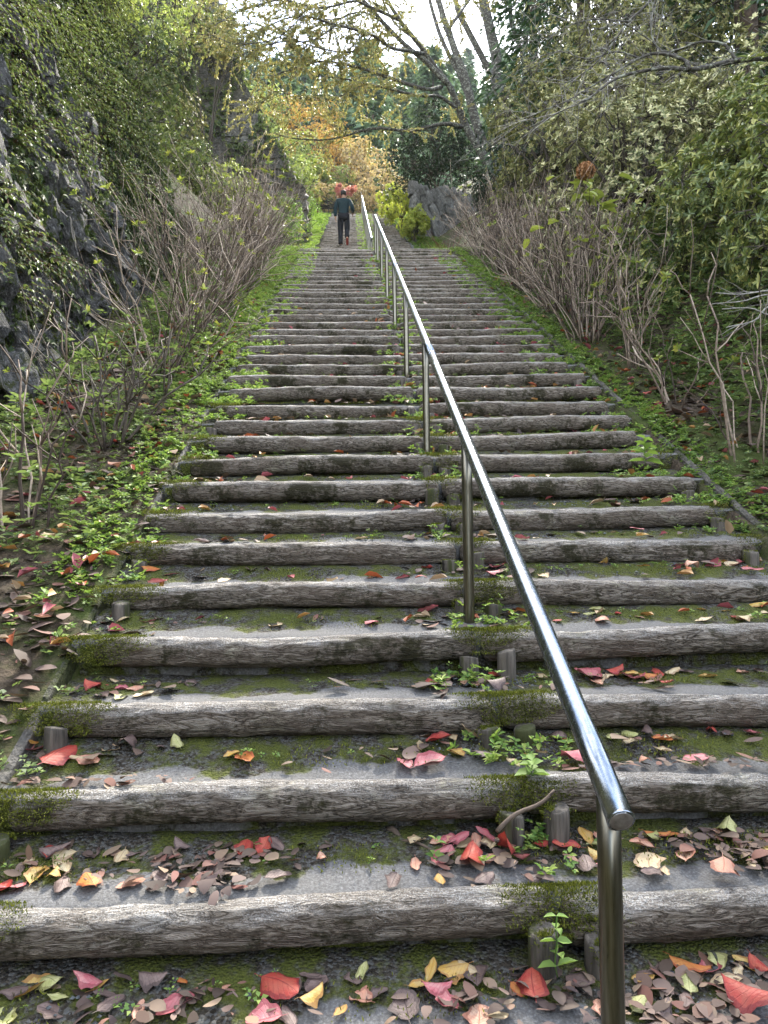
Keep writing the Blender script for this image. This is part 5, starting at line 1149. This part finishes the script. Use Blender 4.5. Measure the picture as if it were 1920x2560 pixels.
HAND = [  # tread, crop origin, (x, y, size, colour[, tilt])
 (-1, (0, 1920), [(365, 950, 130, 'pink', .5), (410, 878, 100, 'yellow'), (215, 890, 105, 'olive'), (140, 945, 140, 'yellow'), (757, 1040, 140, 'pink'), (1210, 978, 185, 'red'), (1567, 880, 100, 'olive', .5), (1360, 1020, 95, 'yellow'), (1470, 1060, 70, 'yellow'), (940, 960, 100, 'salmon'), (1140, 1095, 130, 'pink'), (1340, 905, 90, 'brown'), (60, 975, 120, 'brown'), (470, 985, 110, 'brown'), (540, 930, 110, 'brown', .6), (660, 920, 100, 'brown'), (480, 1030, 120, 'brown'), (1370, 960, 120, 'brown'), (1560, 1000, 90, 'salmon'), (1630, 990, 90, 'brown'), (790, 890, 60, 'orange'), (1250, 1075, 110, 'brown'), (1530, 925, 90, 'brown'), (250, 1005, 80, 'olive'), (20, 1085, 110, 'olive'), (220, 1060, 110, 'brown'), (600, 1060, 80, 'salmon')]),
 (0, (0, 1920), [(70, 505, 115, 'pink'), (0, 530, 110, 'red'), (392, 505, 110, 'orange'), (150, 412, 95, 'tan'), (262, 440, 105, 'tan'), (240, 335, 110, 'red'), (265, 315, 100, 'tan'), (565, 508, 100, 'salmon'), (1050, 325, 95, 'red'), (1140, 328, 85, 'red', .5), (1112, 352, 55, 'olive', .6), (1392, 408, 60, 'salmon'), (890, 458, 80, 'brown'), (160, 470, 90, 'yellow'), (240, 390, 110, 'brown'), (260, 510, 120, 'brown'), (15, 415, 70, 'salmon'), (230, 482, 70, 'yellow'), (400, 335, 90, 'brown'), (600, 355, 100, 'brown'), (780, 310, 80, 'brown', .4), (910, 325, 90, 'brown'), (1190, 280, 80, 'brown', .5), (1200, 485, 100, 'brown'), (1300, 270, 60, 'brown', .5), (520, 395, 80, 'tan'), (690, 480, 70, 'brown')]),
 (-1, (960, 1920), [(200, 862, 95, 'yellow', .7), (300, 845, 115, 'yellow'), (358, 876, 80, 'tan'), (225, 970, 115, 'pink'), (152, 950, 80, 'yellow'), (650, 965, 130, 'red'), (578, 965, 75, 'orange'), (1325, 880, 150, 'orange'), (1480, 937, 120, 'tan'), (1410, 865, 110, 'pink'), (1555, 855, 95, 'yellow'), (1320, 952, 95, 'olive'), (1572, 1035, 180, 'red'), (1440, 835, 95, 'olive'), (1102, 1040, 85, 'olive'), (405, 1072, 120, 'salmon'), (85, 1030, 130, 'brown'), (270, 1050, 110, 'pink', .4), (1135, 865, 130, 'brown'), (1120, 920, 90, 'yellow'), (1620, 880, 90, 'red'), (1205, 1060, 100, 'brown'), (680, 925, 100, 'tan'), (400, 915, 110, 'brown'), (590, 885, 90, 'brown'), (780, 1010, 90, 'brown'), (850, 930, 110, 'brown'), (940, 1040, 90, 'salmon'), (495, 1075, 80, 'tan'), (1300, 1020, 110, 'brown'), (1185, 830, 80, 'brown'), (1530, 890, 80, 'tan')]),
 (0, (960, 1920), [(275, 265, 85, 'pink'), (352, 262, 85, 'tan'), (328, 322, 95, 'pink', .3), (140, 262, 90, 'tan'), (258, 390, 150, 'pink'), (515, 392, 130, 'red', .9), (380, 422, 150, 'red'), (600, 412, 100, 'pink', .6), (585, 282, 95, 'olive', .5), (785, 350, 115, 'red'), (1180, 287, 95, 'orange'), (1245, 265, 75, 'orange'), (1150, 318, 115, 'olive'), (1312, 265, 85, 'tan'), (1150, 412, 125, 'tan'), (1485, 233, 110, 'olive'), (1445, 268, 85, 'salmon'), (1300, 390, 105, 'salmon'), (1460, 458, 115, 'salmon'), (1588, 420, 75, 'tan'), (1605, 350, 100, 'yellow'), (245, 502, 75, 'yellow'), (660, 525, 105, 'brown'), (430, 487, 95, 'brown'), (435, 310, 100, 'pink', .6), (395, 330, 80, 'salmon', .5), (465, 335, 90, 'tan'), (250, 310, 90, 'salmon'), (540, 310, 80, 'red'), (680, 335, 100, 'red'), (730, 310, 80, 'yellow'), (940, 230, 80, 'salmon'), (930, 340, 90, 'olive'), (870, 270, 95, 'yellow'), (140, 415, 80, 'salmon'), (870, 430, 110, 'brown'), (1115, 345, 90, 'salmon'), (1395, 285, 90, 'brown'), (1160, 485, 90, 'brown'), (1220, 508, 65, 'tan'), (460, 395, 95, 'salmon'), (400, 385, 85, 'tan'), (775, 230, 75, 'tan', .6), (920, 385, 75, 'yellow'), (945, 430, 60, 'pink'), (40, 515, 90, 'brown')]),
 (1, (960, 1280), [(235, 995, 115, 'red', .3), (370, 962, 105, 'tan', .7), (155, 1022, 65, 'tan'), (168, 1052, 90, 'orange'), (830, 1082, 135, 'pink'), (680, 1060, 70, 'tan', .4), (1062, 965, 80, 'olive'), (1066, 1000, 65, 'tan'), (1410, 955, 85, 'red'), (1592, 955, 65, 'pink'), (1250, 985, 80, 'tan'), (1348, 1075, 95, 'pink'), (790, 992, 95, 'orange'), (650, 990, 60, 'yellow'), (300, 975, 75, 'tan'), (310, 1045, 70, 'yellow'), (440, 1055, 110, 'brown'), (200, 1090, 130, 'pink'), (90, 1090, 90, 'pink'), (1205, 1035, 80, 'tan'), (1140, 945, 90, 'brown'), (1480, 960, 90, 'brown'), (760, 965, 90, 'brown'), (560, 1095, 80, 'tan'), (620, 1060, 80, 'red'), (1130, 1085, 90, 'salmon'), (1200, 995, 75, 'orange'), (990, 975, 65, 'olive')]),
 (1, (0, 1280), [(260, 1072, 160, 'red'), (150, 1032, 130, 'pink'), (480, 1015, 80, 'tan'), (1000, 1055, 65, 'yellow'), (1058, 1076, 100, 'orange'), (765, 985, 75, 'olive', .6), (315, 1070, 90, 'tan'), (385, 1080, 90, 'salmon'), (140, 985, 70, 'yellow', .5), (545, 1025, 90, 'brown'), (690, 1025, 60, 'brown'), (470, 1050, 90, 'brown')]),
 (2, (0, 1280), [(465, 770, 75, 'red'), (530, 775, 55, 'pink'), (670, 745, 115, 'tan'), (620, 797, 75, 'tan'), (560, 716, 65, 'red'), (300, 780, 80, 'tan'), (500, 735, 70, 'tan', .5), (395, 775, 65, 'red'), (520, 805, 70, 'olive'), (600, 742, 70, 'brown'), (620, 695, 60, 'olive'), (340, 800, 70, 'brown'), (440, 800, 80, 'brown'), (580, 775, 70, 'salmon'), (760, 770, 90, 'brown'), (820, 745, 70, 'brown')]),
 (2, (960, 1280), [(505, 680, 105, 'red'), (380, 712, 65, 'red'), (380, 742, 90, 'salmon'), (880, 716, 110, 'pink'), (1080, 720, 105, 'pink'), (1180, 695, 90, 'red'), (1250, 690, 70, 'tan'), (1398, 712, 70, 'yellow'), (1220, 742, 55, 'red'), (830, 660, 60, 'yellow'), (615, 672, 80, 'tan'), (210, 745, 80, 'red'), (250, 730, 70, 'tan'), (960, 715, 75, 'tan'), (1070, 690, 70, 'yellow'), (1000, 700, 80, 'red'), (920, 740, 80, 'salmon'), (1140, 715, 70, 'orange'), (1300, 690, 60, 'brown'), (680, 665, 55, 'yellow'), (480, 770, 85, 'brown'), (1620, 665, 65, 'brown'), (1440, 655, 55, 'salmon'), (1000, 680, 75, 'yellow')]),
 (3, (0, 1280), [(470, 482, 75, 'red'), (630, 432, 55, 'yellow'), (570, 440, 90, 'orange', 1.0), (640, 482, 60, 'pink'), (1192, 490, 65, 'tan'), (1605, 485, 65, 'pink'), (690, 470, 70, 'brown'), (740, 465, 65, 'brown'), (630, 460, 65, 'salmon'), (530, 480, 70, 'tan'), (890, 480, 70, 'brown'), (500, 515, 70, 'brown'), (690, 440, 55, 'red')]),
 (3, (960, 1280), [(190, 432, 110, 'pink', .4), (550, 410, 95, 'orange'), (560, 442, 80, 'yellow'), (1010, 437, 55, 'red'), (920, 415, 65, 'olive'), (820, 445, 45, 'yellow'), (885, 440, 60, 'olive'), (1365, 425, 70, 'yellow'), (1380, 470, 70, 'tan'), (1560, 475, 80, 'tan'), (1530, 465, 60, 'red'), (1610, 405, 80, 'yellow'), (270, 455, 70, 'salmon'), (210, 475, 80, 'brown'), (160, 460, 60, 'tan'), (1640, 440, 60, 'tan'), (745, 475, 55, 'red'), (940, 480, 65, 'salmon'), (1480, 430, 60, 'yellow'), (190, 490, 65, 'tan')]),
 (4, (0, 1280), [(640, 260, 90, 'orange'), (750, 267, 100, 'pink'), (680, 295, 80, 'pink'), (1115, 248, 55, 'brown'), (1437, 285, 65, 'tan'), (545, 300, 60, 'red'), (970, 298, 60, 'tan'), (790, 290, 60, 'brown'), (860, 275, 55, 'brown'), (1610, 295, 45, 'salmon'), (1210, 235, 45, 'brown')]),
 (4, (960, 1280), [(450, 232, 100, 'pink'), (862, 222, 45, 'yellow', .6), (1415, 217, 90, 'pink'), (1120, 250, 60, 'yellow'), (1590, 242, 85, 'pink'), (690, 277, 75, 'tan'), (185, 240, 50, 'red'), (475, 285, 55, 'pink'), (1270, 242, 70, 'pink'), (1330, 240, 55, 'salmon'), (155, 285, 70, 'red'), (80, 292, 60, 'pink'), (1490, 245, 70, 'tan'), (420, 335, 30, 'yellow')]),
 (5, (0, 1280), [(905, 100, 55, 'yellow'), (1395, 118, 65, 'pink'), (620, 112, 55, 'pink'), (1220, 107, 55, 'salmon'), (700, 125, 60, 'brown'), (760, 130, 70, 'brown'), (600, 100, 45, 'red'), (1560, 112, 50, 'tan')]),
 (5, (960, 1280), [(300, 78, 70, 'orange'), (650, 107, 110, 'pink'), (1470, 65, 80, 'pink'), (1270, 100, 60, 'yellow'), (1400, 75, 60, 'salmon'), (170, 100, 60, 'yellow'), (200, 105, 55, 'red'), (710, 100, 45, 'tan'), (90, 112, 45, 'red'), (440, 80, 60, 'tan'), (1520, 65, 60, 'red'), (1300, 85, 60, 'pink'), (800, 102, 40, 'tan')]),
]
nleaf = 0
for n, (ox, oy), L_ in HAND:
    for e in L_:
        sx_, sy_ = ox+e[0]*K, oy+e[1]*K; yl, yh = stepy(n)+.05, stepy(n+1)-.095; z = stepz(n)-.002
        for it in range(6):
            p = px_plane(sx_, sy_, z); z = .5*z+.5*(float(treadz(p[0], min(max(p[1], yl), yh)))-.004)
        yv = min(max(p[1], yl), yh); x = p[0]*yv/p[1] if abs(yv-p[1]) < .2 else p[0]
        L = e[2]*K/FPX*yv*(1.2 if len(e) < 5 else 1.05)
        tl_ = e[4] if len(e) > 4 else None
        put_leaf(x, yv, z+nleaf % 3*.004+(math.sin(tl_)*L*.35 if tl_ else 0), L, e[3], n, tl_); nleaf += 1
pal = ['pink', 'red', 'salmon', 'orange', 'yellow', 'tan', 'brown', 'olive']
want = 22
for q in range(want):                                       # the banks, nearest part
    s = q % 2; x = lrg.uniform(-2.1, -1.3) if s == 0 else lrg.uniform(2.35, 3.1); y = lrg.uniform(2.6, 5.5) if s == 0 else lrg.uniform(4.2, 6.5)
    put_leaf(x, y, float(ground(x, y))+.03, lrg.uniform(.06, .11), lrg.choice(['pink', 'red', 'orange', 'tan', 'salmon']), 0); nleaf += 1
for lb, os_ in fl_labels.items():                            # leaves that nothing tells apart share a group phrase of their own
    if len(os_) > 1:
        for o in os_: o['group'] = lb.replace(' fallen leaf', ' leaves')
# the smaller, farther coloured leaves
for col in ('pink', 'orange', 'yellow', 'tan'):
    a = Acc()
    x, y, P = scatter(900, (-1.2, 2.24), (3.2, 16), lambda x, y: np.clip(.2+.25*(x < -.6)+.3*(np.abs(x-.55) < .3)+.25*(x > 1.5)-.02*(y-4), 0, 1))
    x2 = np.concatenate([rng.uniform(-2.5, -1.25, 120), rng.uniform(2.3, 3.8, 120)]); y2 = rng.uniform(3, 12, 240); P = np.concatenate([P, np.stack([x2, y2, ground(x2, y2)+.02], -1)])
    m = len(P); T_ = nrm(np.stack([rng.normal(0, 1, m), rng.normal(0, 1, m), rng.normal(.1, .25, m)], -1)); Ls = rng.uniform(.05, .1, m)
    leaves(a, P+np.array([0, 0, .015]), T_, nrm(np.array([0, 0, 1.0])+rng.normal(0, .4, (m, 3))), Ls, Ls*.55, .25, .25)
    obj('fallen_leaves', a.mesh('leaves', True, COL[col]), kind='stuff', label=f'{col} fallen leaves scattered over the farther steps and banks')

# ------------------------------------------------------------------ sticks and single weeds
def stick(p0, p1, r, lab, bend=.01):
    p0, p1 = np.array(p0), np.array(p1); c = (p0+p1)/2; a = Acc(); t = np.linspace(0, 1, 10)[:, None]; P = p0+(p1-p0)*t-c+np.array([0, .3, 1])*bend*np.sin(t*6)
    tube(a, P, r*(1.1-.35*t[:, 0]), 7); tube(a, [P[8], P[8]+(p1-p0)*.06+np.array([.012, 0, .012])], [r*.7, r*.4], 5)
    obj('stick', a.mesh('stick', True, MAT['barestem']), loc=c, label=lab, cat='stick')
def cp(ox, oy, x, y, D): return px(ox+x*K, oy+y*K, D)
stick(cp(960, 1920, 488, 275, 2.16), cp(960, 1920, 735, 92, 2.26), .007, 'bare brown stick leaning against the moss-capped stakes of the second log')
q0 = px_plane(960+65*K, 1920+320*K, .02); q1 = px_plane(960+300*K, 1920+368*K, .02); stick(q0, q1, .005, 'thin dry twig lying among pink leaves on the second tread')
q0 = px_plane(960+20*K, 1920+270*K, .03); q1 = px_plane(960+100*K, 1920+318*K, .02); stick(q0, q1, .011, 'short thick curved piece of dead stem on the second tread')
def seedling(p, h, n, L, lab, seed, rnd=False):
    rg = np.random.default_rng(seed); r = empty('seedling', tuple(p), label=lab, cat='plant'); a = Acc(); t = np.linspace(0, 1, 6)[:, None]; P = np.array([0, 0, h])*t+rg.normal(0, .004, (6, 3)); tube(a, P, .002, 5); obj('stem', a.mesh('stem', True, MAT['weed']), r)
    a = Acc(); leaves(a, [[0, 0, 0]], [[1, 0, .1]], [[0, 0, 1]], L, L*(.95 if rnd else .6), .2, .2); me = a.mesh('leaf', True, MAT['weed'])
    for q in range(n):
        o = obj('leaf', me, r); u = (q//2+1)/(n/2); o.location = (0, 0, h*min(u, 1)); o.rotation_euler = (rg.normal(0, .2), rg.uniform(-.5, .2), q*math.pi+(q//2)*1.57+rg.normal(0, .2)); s = 1.1-.5*u; o.scale = (s, s, s)
p = cp(960, 1920, 755, 740, 1.84); seedling((p[0], 1.86, -.15), .16, 10, .055, 'toothed green seedling growing between the two stakes of the lowest log', 1)
p = px_plane(960+765*K, 1920+850*K, -.18); seedling((p[0]-.02, p[1], -.185), .07, 8, .04, 'small pale green seedling below the stakes of the lowest log', 2)
p = px_plane(105*K, 1920+340*K, .0); seedling((p[0], p[1], 0), .05, 4, .045, 'round-leaved green weed at the wall-side end of the second tread', 3, True)
p = px_plane(960+640*K, 1920+45*K, .19); seedling((p[0], p[1], .188), .06, 8, .06, 'broad-leaved weed on the moss above the second log', 4, True)
p = px_plane(960+280*K, 1280+690*K, .38); seedling((p[0], p[1], .377), .09, 10, .06, 'leafy weed beside the stakes of the fourth log', 5)
p = px_plane(400*K, 1280+700*K, .38); seedling((p[0], p[1], .377), .08, 12, .05, 'leafy weed among red leaves at the wall-side end of the fourth tread', 6)
p = px_plane(960+1130*K, 640+900*K, 1.3); seedling((p[0], p[1], 1.3), .12, 14, .08, 'bushy dark green weed near the right-hand edging board', 7)

# ------------------------------------------------------------------ the wood behind the foot of the steps
WB = 'broad trees below the foot of the steps'
b0 = bush('tree', on(-6, -9, 0), 2.2, (3.4, 3.0, 4.2), 46, 900, 6, .34, .2, 'darkleaf', 'dark broad-leaved tree of the wood below the foot of the steps', 'tree', 'cherry', 901, tight=.3, group=WB, low=-.9, hi=False)
for q in range(15):
    x = -15+q % 8*4.6+rng.uniform(-1, 1); y = -11-(q//8)*6+rng.uniform(-1.5, 1.5)
    dup(b0, on(x, y, 0), rng.uniform(0, 6.28), rng.uniform(.9, 1.35))
hz = NT('haze_air'); hz.n.remove(hz.b); vp = hz.new('VolumePrincipled'); vp.inputs['Color'].default_value = (.86, .92, 1, 1); vp.inputs['Density'].default_value = HAZE; vp.inputs['Anisotropy'].default_value = 0
hz.l.new(vp.outputs[0], hz.out.inputs['Volume'])
a = Acc(); X0, X1, Y0_, Y1_, Zb, Zt = -125, 135, -85, 225, -8, 175
a.add([[X0, Y0_, Zb], [X1, Y0_, Zb], [X1, Y1_, Zb], [X0, Y1_, Zb], [X0, Y0_, Zt], [X1, Y0_, Zt], [X1, Y1_, Zt], [X0, Y1_, Zt]], [[3, 2, 1, 0], [4, 5, 6, 7], [0, 1, 5, 4], [1, 2, 6, 5], [2, 3, 7, 6], [3, 0, 4, 7]])
obj('haze', a.mesh('haze', False, hz.m), kind='stuff', label='thin pale haze hanging in the valley air')
